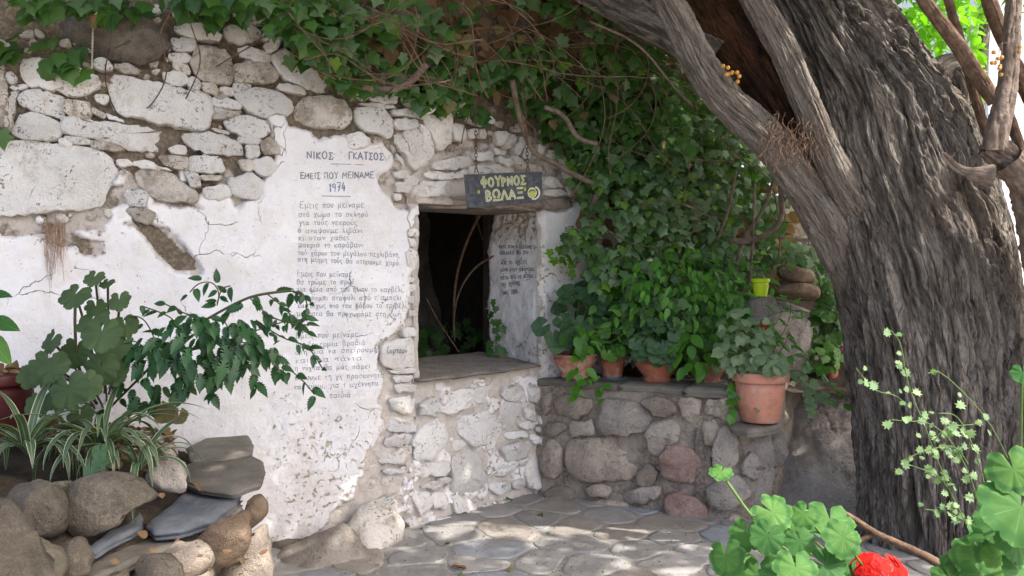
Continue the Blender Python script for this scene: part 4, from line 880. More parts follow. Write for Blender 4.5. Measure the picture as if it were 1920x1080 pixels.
rows=[(1075,1600,1925),(1045,1612,1912),(1000,1622,1900),(900,1620,1902),(800,1612,1908),(700,1598,1912),(600,1583,1908),(500,1562,1897),(400,1530,1872),(340,1510,1850),(300,1496,1838),(240,1490,1812),(200,1482,1790),(150,1468,1752),(100,1450,1712),(50,1430,1680),(0,1408,1640),(-80,1350,1575),(-180,1260,1480),(-300,1130,1360)]
rows=np.array(rows,float); YT=4.78; L_=at(rows[:,1],rows[:,0],YT); Rr=at(rows[:,2],rows[:,0],YT); Cc=(L_+Rr)/2; rx=(Rr-L_)[:,0]/2
k=260*2; zz=np.linspace(0,1,k); tt_=np.linspace(0,1,len(rows)); 
from_z=Cc[:,2]; zs=np.linspace(from_z[0]-.1,from_z[-1],k); Ci=np.stack([np.interp(zs,from_z,Cc[:,c]) for c in range(3)],1); Ci[:,2]=zs
def smooth1(a,w=15): 
    kk=np.ones(w)/w; pad=np.r_[np.full(w//2,a[0]),a,np.full(w//2,a[-1])]; return np.convolve(pad,kk,'valid')[:len(a)]
Ci[:,0]=smooth1(Ci[:,0],25); rxi=smooth1(np.interp(zs,from_z,rx),25)-.012; ryi=np.minimum(rxi,.44)*.95
bark_tube('trunk',Ci,rxi,ryi,M['bark'],TREE,nt=620,nv=k,amp=.036,lobes=.035,horizontal=True,cell=.062,seed=3,shag=lambda T,v:sstep(.50,.72,v)*sstep(2.3,1.6,T)*(T<math.pi*1.3))
def limb(name,pts,Ys,m,amp=.012,lob=.02,cell=.05,seed=9,nt=150,nv=260,par=TREE):
    p=np.array(pts,float); C=at(p[:,0],p[:,1],np.array(Ys) if np.ndim(Ys) else Ys); r=p[:,2]*np.broadcast_to(Ys,(len(p),))/F*(.70 if name=='limb' else 1)
    return bark_tube(name,C,r,r,m,par,nt=nt,nv=nv,amp=amp,lobes=lob,cell=cell,seed=seed)
limb('limb',[(1150,-170,34),(1215,-80,38),(1252,0,39),(1284,60,42),(1310,118,41),(1350,178,43),(1410,232,45),(1466,290,52),(1512,350,58),(1560,430,60),(1610,540,50)],[4.3,4.36,4.4,4.42,4.44,4.45,4.46,4.5,4.56,4.66,4.8],M['limb'],amp=.016,lob=.03,seed=13,nt=220,nv=420)
limb('limb',[(1365,-90,26),(1410,-10,28),(1446,50,34),(1476,105,36),(1502,165,34),(1526,228,36),(1552,292,42),(1585,360,44),(1640,450,35)],[4.38,4.38,4.38,4.38,4.38,4.39,4.42,4.5,4.75],M['limb'],amp=.012,lob=.03,seed=17,nt=220,nv=380)
limb('limb',[(1010,-60,30),(1100,-20,34),(1180,22,38),(1260,60,42),(1340,110,50)],[5.0,4.98,4.95,4.9,4.85],M['bark'],amp=.014,lob=.03,seed=19)
limb('hollow',[(1300,-90,95),(1340,0,98),(1385,70,92),(1430,140,74),(1470,205,58),(1500,260,40)],[5.02,5.02,5.0,4.96,4.88,4.8],M['rot'],amp=.05,lob=.07,cell=.09,seed=23,nt=200,nv=240)
limb('broken_branch',[(1745,170,20),(1768,130,24),(1788,128,26),(1802,160,20),(1806,200,15)],[4.95]*5,M['bark'],amp=.01,lob=.02,seed=29,nt=60,nv=60)
limb('bark_strip',[(1800,205,16),(1830,260,18),(1848,320,20),(1862,380,22),(1870,430,18)],[4.72,4.70,4.68,4.68,4.72],M['bark'],amp=.02,lob=.03,seed=31,nt=80,nv=140)
# limbs out of view that carry the crown
mb=MB()
for P_,r_ in (([(.9,4.75,4.0),(.2,4.6,5.0),(-1.2,4.2,5.9)],[.3,.2,.08]),([(1.3,4.75,3.8),(1.9,4.4,5.0),(3.2,3.9,6.0)],[.24,.16,.07]),([(1.0,4.7,4.2),(1.0,3.6,5.2),(.9,2.4,5.9)],[.2,.14,.06]),([(1.3,4.8,4.2),(2.0,6.0,5.4),(2.6,7.2,6.2)],[.2,.14,.06])): tube(crs(P_,14),np.interp(np.linspace(0,1,14),np.linspace(0,1,3),r_),10,mb)
mb.build('branches',M['bark'],TREE)
# hanging dry rootlets in the fork
mb=MB()
for i in range(70):
    x,y=R_.uniform(1440,1540),R_.uniform(205,270); Y=R_.uniform(4.30,4.40); P_=[at(x,y,Y)]
    dx=R_.uniform(-6,4)
    for s in range(7): x+=dx+R_.uniform(-9,9); y+=R_.uniform(0,16); dx*=.8; P_.append(at(x,y,Y-.02*s*R_.rand()))
    tube(crs(P_,14),.0016,4,mb)
mb.build('dry_rootlets',M['twig'],TREE)['kind']='stuff'
# ================================================================ leaf templates: base at origin, tip along +y, face +z
def tpl_ivy(k=0):
    h=[(0,0),(.13,-.13),(.32,-.11),(.43,.06),(.36,.20),(.62,.40),(.40,.50),(.22,.66),(.12,.85),(0,1.04)] if k==0 else [(0,0),(.16,-.10),(.40,.0),(.50,.22),(.40,.36),(.46,.52),(.24,.66),(.1,.86),(0,1.0)]
    o=h+[(-x,y) for x,y in h[-2:0:-1]]; V=[(0,.34,.0)]+[(x,y,-.14*abs(x)-.16*(y-.3)**2+.03*math.sin(9*y+5*x)) for x,y in o]; n=len(o)
    return np.array(V),[[0,1+(i+1)%n,1+i][::-1] for i in range(n)],np.array([(v[0],v[1]-.05) for v in V])
def tpl_round(segs=30,lobes=5,sc=.05,nsc=11,notch=.8,cup=.12,wave=.07):
    V=[(0,0,0)];U=[(0,0)]; rings=(.5,1.0)
    for q in rings:
        for i in range(segs):
            a=-math.pi/2+.20+(2*math.pi-.40)*i/(segs-1); u=(a+math.pi/2)/(2*math.pi)
            r=.5*(1+.05*math.cos(lobes*2*math.pi*u)+ (sc*abs(math.sin(nsc*math.pi*u))-.02 if q==1 else 0)); r*=1-.18*math.exp(-((u)/.05)**2)-.18*math.exp(-((u-1)/.05)**2)
            x,y=r*q*math.cos(a),r*q*math.sin(a); V.append((x,y,cup*q*q*.5+wave*q*q*.5*math.cos(lobes*2*math.pi*u+1))); U.append((x,y))
    F_=[[0,1+i,2+i] for i in range(segs-1)]+[[1+i,1+segs+i,2+segs+i,2+i] for i in range(segs-1)]
    return np.array(V),F_,np.array(U)*1.6
def tpl_big(segs=64,lobes=7,nsc=23,cup=-.10,wave=.10):
    V=[(0,0,0)];U=[(0,0)];rings=(.25,.5,.75,1.0)
    for k,q in enumerate(rings):
        for i in range(segs):
            u=i/(segs-1); a=-math.pi/2+.16+(2*math.pi-.32)*u; lb=abs(math.sin(math.pi*lobes*u))
            r=.5*(.83+.18*lb**.55+(.052*abs(math.sin(nsc*math.pi*u)) if q==1 else 0)); r*=1-.22*math.exp(-(u/.05)**2)-.22*math.exp(-((u-1)/.05)**2)
            x,y=r*q*math.cos(a),r*q*math.sin(a); z=cup*q*q*.5-wave*.13*q*(1-lb)**1.5+wave*.40*q**3*math.sin(2*math.pi*3*u+1)+.02*q**4*math.sin(2*math.pi*11*u)
            V.append((x,y,z)); U.append((x,y))
    F_=[[0,1+i,2+i] for i in range(segs-1)]+[[1+j*segs+i,1+(j+1)*segs+i,2+(j+1)*segs+i,2+j*segs+i] for j in range(3) for i in range(segs-1)]
    return np.array(V),F_,np.array(U)*1.6
def tpl_oval(w=.24,ser=0,n=5):
    ys=np.linspace(0,1,n+2)[1:-1]; R=[];
    for y in ys: R.append((w*math.sin(math.pi*y**.75)**.8*(1+ser*((int(y*100)//9)%2-.5)),y))
    mid=[(0,y) for y in ys]; V=[(0,0,0)]+[(0,y,-.10*(y-.3)**2) for y in ys]+[(0,1,-.08)]; m=len(ys)
    V+=[(x,y,.07*x/w-.10*(y-.3)**2) for x,y in R]+[(-x,y,.07*x/w-.10*(y-.3)**2) for x,y in R]
    F_=[];a=m+2;b=a+m
    for sgn,s in ((1,a),(-1,b)):
        f=[[0,s,1]]+[[1+i,s+i,s+i+1,2+i] for i in range(m-1)]+[[m,s+m-1,m+1]]; F_+= [g if sgn>0 else g[::-1] for g in f]
    return np.array(V),F_,np.array([(v[0],v[1]-.4) for v in V])
def tpl_serr(n=7,w=.30):
    h=[(0,0)]
    for i in range(n):
        y=.06+.9*i/n; ww=w*math.sin(math.pi*min(1,(y+.06))**.8)**.75; h.append((ww,y)); h.append((ww*.74,y+.035))
    h.append((0,1.04)); o=h+[(-x,y) for x,y in h[-2:0:-1]]; V=[(0,.4,0)]+[(x,y,.10*abs(x)/w*.7-.16*(y-.3)**2) for x,y in o]; m=len(o)
    return np.array(V),[[0,1+i,1+(i+1)%m] for i in range(m)],np.array([(v[0],v[1]-.1) for v in V])
T_IVY=tpl_ivy(0);T_IVY2=tpl_ivy(1);T_PEL=tpl_round();T_PEL2=tpl_round(26,5,.05,9,cup=-.22,wave=.12);T_BIG=tpl_big();T_OV=tpl_oval();T_OVW=tpl_oval(.30);T_SER=tpl_serr(6,.27);T_NAR=tpl_oval(.13)
T_DIA=(np.array([(0,0,0),(.3,.5,.06),(0,1,-.05),(-.3,.5,.06)]),[[0,1,2],[0,2,3]],np.array([(0,0),(.3,.5),(0,1),(-.3,.5)]))
T_SMALL=(lambda h:(np.array([(0,.4,0)]+[(x,y,.05*math.sin(7*x+5*y)) for x,y in h]),[[0,1+i,1+(i+1)%len(h)] for i in range(len(h))],np.array([(0,.3)]+h)))([(0,0),(.22,.12),(.5,.1),(.36,.34),(.6,.5),(.3,.6),(.3,.85),(.1,.78),(0,1),(-.14,.8),(-.36,.84),(-.3,.55),(-.58,.45),(-.32,.32),(-.42,.08),(-.15,.1)])
def frames(n,tip):
    n=n/np.linalg.norm(n,axis=1)[:,None]; t=tip-n*(n*tip).sum(1)[:,None]; t/=np.linalg.norm(t,axis=1)[:,None]+1e-9; x=np.cross(t,n); return np.stack([x,t,n],2)
_LM={}
def leaves(parent,tpl,P,n,tip,size,mat,cap=300,name='leaf',prefer=None,tw=None):
    """leaves one by one up to cap (those nearest to the lens first), the rest joined"""
    P=np.asarray(P,float); N=len(P)
    if not N: return
    Rm=frames(np.asarray(n,float),np.asarray(tip,float)); size=np.broadcast_to(size,(N,)); V,Fc,U=tpl
    x,y=proj(P); vis=(x>-20)&(x<1940)&(y>-20)&(y<1100); sc_=np.where(vis,size/P[:,1],0) if prefer is None else prefer
    order=np.argsort(-sc_); one=order[:cap]; rest=order[cap:]
    key=(id(tpl),mat.name)
    if key not in _LM:
        me=bpy.data.meshes.new(name); me.from_pydata(V.tolist(),[],[list(f) for f in Fc]); me.uv_layers.new(name='UVMap')
        vi=np.zeros(len(me.loops),np.int32); me.loops.foreach_get('vertex_index',vi); me.uv_layers[0].data.foreach_set('uv',U[vi].ravel()); me.polygons.foreach_set('use_smooth',np.ones(len(me.polygons),bool)); me.materials.append(mat); _LM[key]=me
    me=_LM[key]; pw=WORLD[parent.name]
    for i in one:
        o=bpy.data.objects.new(name,me); SC.collection.objects.link(o); o.parent=parent
        m=np.eye(4); m[:3,:3]=Rm[i]*size[i]; m[:3,3]=P[i]-pw; o.matrix_basis=Matrix(m.tolist())
    if len(rest):
        A=np.einsum('nij,vj->nvi',Rm[rest],V)*size[rest][:,None,None]+P[rest][:,None,:]; nv=len(V); k=len(rest)
        sizes=set(len(f) for f in Fc)
        if len(sizes)==1: f=np.array(Fc); FF=(f[None]+np.arange(k)[:,None,None]*nv).reshape(-1,f.shape[1])
        else: FF=[[a+q*nv for a in g] for q in range(k) for g in Fc]
        o=mk(name+'_mass',A.reshape(-1,3),FF,mat,parent,uv=np.tile(U,(k,1)),var=np.repeat(R_.rand(k),nv)); o['kind']='stuff'
def rn(n,s=1.): return R_.normal(0,s,(n,3))
def nrmz(a): return a/(np.linalg.norm(a,axis=-1)[...,None]+1e-9)
# crown above the court, out of view: it shades the wall and lets flecks of sun through
n=52000; P_=np.stack([R_.uniform(-4.5,8,n),R_.uniform(.3,9,n),R_.uniform(4.4,6.3,n)],1); P_[:,2]+=.5*np.sin(P_[:,0])
q=P_-SUN*((P_[:,2]-2.0)/SUN[2])[:,None]; hole=fbm(q/np.array([.55,.55,.55]),3,90)
lit=((q[:,0]>1.35)&(q[:,0]<3.0)&(q[:,1]>3.9)&(q[:,1]<5.3)&(hole>.45))|((q[:,0]>-.2)&(q[:,1]<4.4)&(hole>.70))|((q[:,0]>1.5)&(hole>.62))
q2=P_-SUN*((P_[:,2]-2.75)/SUN[2])[:,None]; h2=fbm(q2/.28,3,95); lit|=(q2[:,0]>1.55)&(q2[:,0]<2.8)&(q2[:,1]>3.9)&(q2[:,1]<4.8)&(h2>.43); lit|=(P_[:,0]>2.4)&(P_[:,1]<3.8)&(R_.rand(n)<.12); lit|=(P_[:,0]>3.5)&(P_[:,1]<3.9)&(R_.rand(n)<.45)
k_=~lit; k_&=(P_[:,1]>1.5-.9*(P_[:,0]<2.4)+.5*(fbm(P_/.6,2,92)-.2)); P_=P_[k_&~((P_[:,0]>1.8)&(P_[:,1]>5.6)&(R_.rand(n)<.85))]
leaves(TREE,T_DIA,P_,rn(len(P_),.5)+[0,0,1],rn(len(P_)),R_.uniform(.16,.26,len(P_)),M['canopy'],cap=0,name='crown')
# ================================================================ grape vine stems at the right
def stemthing(name,lab,cat,runs,mat,group=None,n=9,rag=.12,part='stem'):
    p0=runs[0][0]; base=at(p0[0],p0[1],p0[2]); T=thing(name,lab,cat,base,group)
    for r in runs:
        a=np.array(r,float); C=at(a[:,0],a[:,1],a[:,2]); k=max(16,len(a)*8); C2=crs(C,k); rr=np.interp(np.linspace(0,1,k),np.linspace(0,1,len(a)),a[:,3]*a[:,2]/F)
        if rr.max()>.02: bark_tube(part,C2,rr,rr,mat,T,nt=60,nv=k*4,amp=rr.max()*.16,lobes=rr.max()*.3,cell=.03,seed=int(a[0,0])) 
        else: tube(C2,rr,n,rag=rag).build(part,mat,T)
    return T
VN=stemthing('grape_vine','thick old grape vine with gnarled head against the pale house at right edge','vine',[
 [(2090,1120,4.3,70),(2070,900,4.3,64),(2040,700,4.28,60),(1990,540,4.25,54),(1950,410,4.2,48),(1915,320,4.15,46),(1875,285,4.15,34),(1850,268,4.15,18)],
 [(1862,280,4.12,22),(1868,240,4.1,20),(1882,190,4.1,17),(1893,120,4.1,15),(1896,60,4.1,13),(1905,-60,4.1,12)],
 [(1890,300,4.1,30),(1930,340,4.1,30),(1990,360,4.1,26)],
 [(1860,330,4.05,20),(1800,322,4.08,6),(1768,288,4.1,3)]],M['vinewood'])
stemthing('vine_stem','long straight brown vine stem slanting down in front of the tree foliage','vine stem',[[(1700,-50,4.3,10),(1745,20,4.3,12),(1790,75,4.3,13),(1830,140,4.3,13),(1866,190,4.3,13)]],M['twig'],'slanting vine stems')
stemthing('vine_stem','thin brown vine stem leaning left to right above the low white house','vine stem',[[(1770,-30,4.4,7),(1795,60,4.4,8),(1812,120,4.4,8),(1830,190,4.4,8),(1850,250,4.4,8)]],M['twig'],'slanting vine stems')
stemthing('vine_stem','broad brown vine stem crossing the grey house wall at the top right corner','vine stem',[[(1835,-60,4.35,12),(1860,20,4.35,13),(1885,80,4.35,12),(1925,170,4.35,12),(1960,240,4.35,12)]],M['twig'],'slanting vine stems')
stemthing('vine_stem','short lower vine stem between the pale house wall and the right border','vine stem',[[(1882,190,4.3,9),(1900,240,4.3,9),(1918,290,4.3,9),(1940,330,4.3,9)]],M['twig'],'slanting vine stems')
# bright tree beyond
BT=thing('tree','bright sunlit leafy tree beyond the trunk at upper right','tree',(5.0,9.5,0))
tube(crs([(5.2,9.5,0),(5.1,9.5,2.5),(5.3,9.6,4.5)],12),np.linspace(.16,.05,12),10).build('trunk',M['bark'],BT)
n=2400; x=R_.uniform(1590,1835,n); y=R_.uniform(-120,210,n); d=fbm(np.stack([x/45,y/45,0*x],1),3,97); k_=(d>.42)&(y<60+ (x-1600)*1.0+30)&(y<185); x,y,d=x[k_],y[k_],d[k_]; Yb=R_.uniform(7.8,9.8,len(x))
leaves(BT,T_OV,at(x,y,Yb),rn(len(x),.6)+[.3,-.3,.8],rn(len(x),.6)+[0,0,-.8],R_.uniform(.10,.17,len(x)),M['backleaf'],cap=300)
# ================================================================ ivy over the wall
IV=thing('ivy','mass of common ivy with brown stems hanging over the wall around the doorway arch','ivy',(.2,5.9,2.4))
def ybase(x,y): return np.interp(x,[-100,0,300,560,747,1010,1100,1300,1560],[4.1,4.24,4.5,4.78,4.96,5.72,5.9,6.05,6.3])
def ivy_region(polylist,n,seed,thr=.0,nz=60):
    r=np.random.RandomState(seed); lo=np.min([p.min(0) for p in polylist],0); hi=np.max([p.max(0) for p in polylist],0)
    C=r.uniform(lo,hi,(n,2)); D=np.max([sd(C,p) for p in polylist],0)+(fbm(np.c_[C/28,0*C[:,0]+seed],3,seed)-.58)*50
    d=fbm(np.c_[C/nz,0*C[:,0]+seed*3],3,seed+2); return C[(D>0)&(d>thr)]
TOPL=[pp('-20,-20;60,-20;60,20;40,60;32,105;0,120;-20,110'),pp('60,-20;330,-20;300,15;240,30;150,22;70,20'),pp('62,60;120,70;165,100;170,130;140,150;100,130;66,110'),pp('215,-10;290,-10;292,60;262,95;225,85'),pp('320,-20;560,-20;560,36;500,22;430,30;340,48'),pp('540,60;620,60;640,110;590,130;540,108'),pp('-20,250;0,200;5,260')]
TOPC=[pp('430,-20;560,-20;1290,-20;1290,160;1300,300;1180,330;1090,330;1040,262;985,236;900,236;850,215;800,198;740,178;690,174;640,165;590,120;520,60')]
RIGHT=[pp('1060,200;1290,110;1400,260;1478,330;1472,430;1455,480;1410,520;1395,560;1330,640;1200,600;1100,540;1035,470;1060,440;1090,400;1075,340;1040,290'),pp('1545,540;1580,560;1590,700;1545,720;1540,620'),pp('1455,465;1540,470;1560,510;1540,535;1500,495;1455,495')]
def ivy_add(C,bulge,jit,mats,smin,smax,cap):
    x,y=C[:,0],C[:,1]; N=len(x); b=bulge(x,y)*(.35+1.1*fbm(np.c_[C/130,0*x+3],3,5)); Y=ybase(x,y)-b+R_.uniform(0,jit,N)
    P=at(x,y,Y); n_=np.tile([-.08,-1,.42],(N,1))+rn(N,.38); tip=np.tile([0,-.1,-1.],(N,1))+rn(N,.35); s=R_.uniform(smin,smax,N); pick=R_.rand(N); lo=0
    for m,fr,tp in mats:
        k=(pick>=lo)&(pick<lo+fr); lo+=fr; leaves(IV,tp,P[k],n_[k],tip[k],s[k],M[m],cap=int(cap*fr),prefer=-Y[k]+R_.rand(k.sum())*.6)
    return P
ivy_add(ivy_region(TOPL,1000,1,.3),lambda x,y:.12+.2*sstep(80,0,y),.2,[('ivy',.6,T_IVY),('ivy',.3,T_IVY2),('ivyg',.1,T_IVY)],.075,.115,60)
CT=ivy_region(TOPC,5200,2,.36,45); dn=np.interp(CT[:,1],[0,60,120,160,240],[.22,.22,.55,1,1]); dn=np.where(CT[:,0]<680,np.maximum(dn,.75),dn); CT=CT[R_.rand(len(CT))<dn]
ivy_add(CT,lambda x,y:.2+.35*sstep(200,40,y)+.25*sstep(950,1100,x),.35,[('ivy',.56,T_IVY),('ivy',.24,T_IVY2),('ivyg',.12,T_IVY),('ivyl',.03,T_IVY),('ivyold',.04,T_IVY2),('dead',.01,T_OVW)],.055,.10,120)
ivy_add(ivy_region(RIGHT,10500,3,.30,50),lambda x,y:.25+.35*sstep(250,420,y)*sstep(1500,1250,x),.45,[('ivyg',.48,T_IVY),('ivy',.34,T_IVY2),('ivyg',.10,T_IVY2),('ivyl',.07,T_IVY),('dead',.01,T_OVW)],.04,.075,120)
sp=np.array([(x+R_.uniform(-14,14),y+R_.uniform(-14,14)) for x,y in [(1040,460),(1050,470),(1062,455),(1070,475),(1058,490),(1075,490),(1045,480),(1080,450),(1090,470),(1060,500),(1085,505),(1075,440)] for _ in range(2)]); ivy_add(sp,lambda x,y:.18+0*x,.08,[('ivyl',1,T_IVY)],.04,.065,0)
# ivy overhang carried on unseen over the court, added to darken the wall top
n=4200; RF=np.stack([R_.uniform(-3.6,1.6,n),R_.uniform(3.7,6.4,n),R_.uniform(3.35,3.95,n)],1); RF[:,2]+=.25*(5.6-RF[:,1])*.3; RF=RF[RF[:,1]>3.9+.6*fbm(RF/.5,2,99)+.25*(RF[:,0]<-1.5)]
leaves(IV,T_IVY2,RF,rn(len(RF),.5)+[0,0,1],rn(len(RF)),R_.uniform(.10,.15,len(RF)),M['ivy'],cap=0)
# leaves deep in the shade behind so that no light comes through
D_=ivy_region([pp('540,-40;1320,-40;1500,330;1500,520;1300,620;1100,560;1090,360;1030,230;850,190;640,130;560,80')],3600,4)
leaves(IV,T_OVW,at(D_[:,0],D_[:,1],ybase(D_[:,0],D_[:,1])+R_.uniform(-.05,.45,len(D_))-.1*sstep(200,100,D_[:,1])),rn(len(D_),.5)+[0,-1,.2],rn(len(D_),.5)+[0,0,-1],R_.uniform(.09,.16,len(D_)),M['dead'],cap=0,name='dead_leaf')
# traced leading stems
def vpx(pts,r,mb=None,n=7,rag=.15,k=None): 
    a=np.array(pts,float); C=crs(at(a[:,0],a[:,1],a[:,2]),k or max(14,len(a)*6)); return tube(C,r if np.ndim(r)==0 else np.interp(np.linspace(0,1,len(C)),np.linspace(0,1,len(r)),r),n,mb,rag=rag)
for pts,r in [([(540,20,4.55),(590,90,4.6),(640,135,4.65),(680,165,4.72),(725,170,4.78),(765,160,4.8),(800,120,4.75)],.021),([(560,100,4.7),(610,110,4.7),(650,140,4.75)],.010),
 ([(960,150,5.2),(975,230,5.35),(1000,290,5.45),(1030,300,5.5),(1080,330,5.6),(1130,350,5.6)],.018),([(1020,200,5.3),(1060,215,5.3),(1080,260,5.35),(1120,270,5.4)],.014),
 ([(1462,300,5.6),(1465,370,5.6),(1468,410,5.6),(1440,440,5.6),(1400,455,5.65),(1370,450,5.7)],.019),([(1468,380,5.6),(1490,350,5.55),(1520,320,5.5)],.009),([(1450,340,5.65),(1430,400,5.65),(1395,440,5.7),(1380,500,5.75)],.012),
 ([(1415,345,5.62),(1412,430,5.64),(1408,500,5.7),(1404,540,5.75)],.009),([(1380,320,5.7),(1365,400,5.7),(1345,450,5.75)],.010),([(1105,40,5.0),(1200,80,4.9),(1260,160,4.95),(1300,200,5.1)],.007),([(1130,350,5.6),(1110,380,5.7),(1100,440,5.8)],.02)]:
    vpx(pts,r,n=9).build('ivy_stem',M['vinewood'],IV)
for pts in [[(325,-10,4.35),(318,30,4.3),(297,60,4.32),(312,110,4.36),(312,150,4.4),(290,190,4.42),(268,210,4.45)],[(350,-10,4.35),(356,45,4.35),(374,90,4.4),(376,120,4.42),(366,150,4.45),(348,186,4.5)],[(525,35,4.6),(490,75,4.55),(430,110,4.55),(380,140,4.58)],[(205,90,4.35),(195,140,4.36),(205,185,4.4),(225,225,4.42),(235,250,4.46)],[(590,60,4.65),(560,50,4.65),(480,45,4.6)],
  [(885,200,5.0),(870,240,5.05),(865,270,5.1)],[(970,190,5.0),(985,230,5.0),(992,280,5.05)]]:
    vpx(pts,.0035,n=5,k=40).build('ivy_stem',M['twig'],IV)
# tangle of thin stems
mb=MB()
def wander(x,y,dx,dy,Y,steps,cur,drift=0):
    P=[];a=math.atan2(dy,dx);sp=math.hypot(dx,dy); w=R_.normal(0,cur)
    for s in range(steps):
        if y>150+max(0,x-640)*.12 and x<1050: break
        P.append(at(x,y,Y)); w=.8*w+R_.normal(0,cur); a+=w; x+=sp*math.cos(a); y+=sp*math.sin(a)+drift; Y+=R_.normal(0,.02)
    return P if len(P)>3 else [at(x-9*k,y-20-9*k,Y) for k in range(4)]
for i in range(130):
    x,y=R_.uniform(520,1290),R_.uniform(-30,150); 
    if R_.rand()<.25: x,y=R_.uniform(1000,1480),R_.uniform(100,420)
    if y>130+ (x-560)*.1 and x<1000: continue
    Y=float(ybase(x,y))-R_.uniform(.15,.75)*(1 if y<200 else .7); a=R_.uniform(-.5,1.2)
    tube(wander(x,y,14*math.cos(a),14*math.sin(a),Y,R_.randint(10,26),.075,1.2),R_.uniform(.0015,.0045),4,mb)
mb.build('thin_stems',M['twig'],IV)['kind']='stuff'
# dark-room growth in the opening
DI=thing('ivy','dark ivy growing inside the shadowed window opening','ivy',v3(C0,1.0))
n=110; xx=R_.uniform(775,935,n); yy=np.where(R_.rand(n)<.8,R_.uniform(585,672,n),R_.uniform(400,600,n)); k_=(yy>640-60*fbm(np.stack([xx/30,0*xx,0*xx],1),2,5)*1.5)|((xx>850)&(R_.rand(n)<.4)); xx,yy=xx[k_],yy[k_]
Yd=R_.uniform(6.5,7.3,len(xx)); leaves(DI,T_IVY,at(xx,yy,Yd),rn(len(xx),.4)+[0,-1,.4],rn(len(xx),.4)+[0,0,-1],R_.uniform(.06,.10,len(xx)),M['ivy'],cap=120)
mb=MB(); 
for pts,r in [([(905,392,6.2),(880,440,6.25),(862,490,6.3),(852,540,6.35),(850,620,6.4)],.011),([(925,480,6.0),(890,500,6.1),(862,540,6.2),(850,590,6.3),(852,640,6.35)],.008),([(800,560,6.2),(820,600,6.2),(860,660,6.1)],.005),([(890,400,6.3),(905,450,6.3)],.006)]: vpx(pts,r,mb)
mb.build('stem',M['twig'],DI)
xx=np.array([924,930,922,934,928,940,936,926,920,932,942,918,928]);yy=np.array([562,575,585,600,615,612,630,600,640,650,655,655,668.])
leaves(DI,T_IVY,at(xx,yy,np.full(13,5.95)),rn(13,.3)+[-.2,-1,.3],rn(13,.3)+[0,0,-1],R_.uniform(.05,.07,13),M['ivy'],cap=13)
# ================================================================ pots
def lathe(prof,c,n=36,mb=None,tilt=0):
    V=[];m=len(prof)
    for r,z in prof:
        a=np.arange(n)*2*math.pi/n; V.append(np.stack([c[0]+r*np.cos(a),c[1]+r*np.sin(a),np.full(n,c[2]+z)],1))
    mb=mb or MB(); mb.add(np.vstack(V),rings_faces(m,n)+[list(range(n))[::-1],[(m-1)*n+j for j in range(n)]]); return mb
def pot(name,lab,c,r0,r1,h,style,mat,group='terracotta pots along the terrace ledge',cat='potted plant',saucer=None):
    c=np.array(c,float); T=thing(name,lab,cat,c,group)
    if style=='bowl': body=[(r0*.98,0),(r0,.01),(r0*1.02,h*.12),(r0*.93,h*.2),(r0+(r1-r0)*.55,h*.5),(r1*.985,h*.74),(r1*.99,h*.78),(r1*.95,h*.80),(r1*.98,h)]; 
    else: body=[(r0*.97,0),(r0,.008),(r0+(r1-r0)*.35,h*.34),(r0+(r1-r0)*.37,h*.36),(r0+(r1-r0)*.36,h*.38),(r0+(r1-r0)*.6,h*.62),(r1*.88,h*.80)]
    pb=lathe(body+([(r1*.93,h),(r1*.9,h*.9),(0.01,h*.88)] if style=='bowl' else [(r1*.84,h*.8),(.01,h*.8)]),c,44).build('pot_body',mat,T)
    if style!='bowl': lathe([(r1*.89,h*.79),(r1*.99,h*.81),(r1,h*.84),(r1,h*.97),(r1*.97,h),(r1*.88,h),(r1*.86,h*.86)],c,44).build('rim',mat,pb)
    else: lathe([(r1*.985,h*.90),(r1*1.02,h*.92),(r1*1.02,h*.98),(r1,h),(r1*.93,h*1.0),(r1*.92,h*.93)],c,44).build('rim',mat,pb)
    sd_=MB(); a=np.arange(24)*2*math.pi/24; rs=r1*.88; V=[[c[0],c[1],c[2]+h*.95]]+[[c[0]+rs*math.cos(t),c[1]+rs*math.sin(t),c[2]+h*.9] for t in a]; sd_.add(V,[[0,1+i,1+(i+1)%24] for i in range(24)]); sd_.build('potting_soil',M['soil'],T)
    if saucer: lathe([(r0*1.15,-.022),(r0*1.35,-.02),(r0*1.5,.004),(r0*1.46,.006),(r0*1.1,-.012)],c,36).build('saucer',saucer,T)
    return T
def cluster(T,root,cx,cy,rx,ry,Y,n,tpl,mat,s0,s1,dY=.10,pet=True,stem='stem',droop=0,up=.45,shell=.55,stmb=None,nm='leaf'):
    a=R_.uniform(0,2*math.pi,n); r=np.sqrt(R_.uniform(shell**2,1,n)) if shell else np.sqrt(R_.rand(n)); r=np.where(R_.rand(n)<.45,np.sqrt(R_.rand(n)),r)
    X,Yp=cx+rx*r*np.cos(a),cy+ry*r*np.sin(a); Yd=Y+dY*(R_.rand(n)-.75)*1.3-dY*.6*np.sqrt(np.clip(1-r**2,0,1)); P=at(X,Yp,Yd); c=at(cx,cy,Y)
    o=nrmz(P-c); nn=nrmz(o*.7+np.array([0,-.55,up])+rn(n,.28)); tip=nrmz(o+np.array([0,-.2,-.5-droop])+rn(n,.3)); s=R_.uniform(s0,s1,n)
    leaves(T,tpl,P,nn,tip,s,M[mat],cap=300,name=nm)
    if pet:
        root=np.array(root,float); mb=stmb or MB()
        for i in range(n):
            m_=(P[i]*.45+root*.55)+np.array([0,0,.15*np.linalg.norm(P[i]-root)])+rn(1,.01)[0]; tube(crs([root+rn(1,.018)[0]*[1,1,0],m_,P[i]-nn[i]*.004],9),[.0032]*9 if False else .0022,4,mb,cap=False)
        if stmb is None: mb.build(stem,M['stem'],T)
def shelf(px,py,z=.80): return onz(px,py,z)
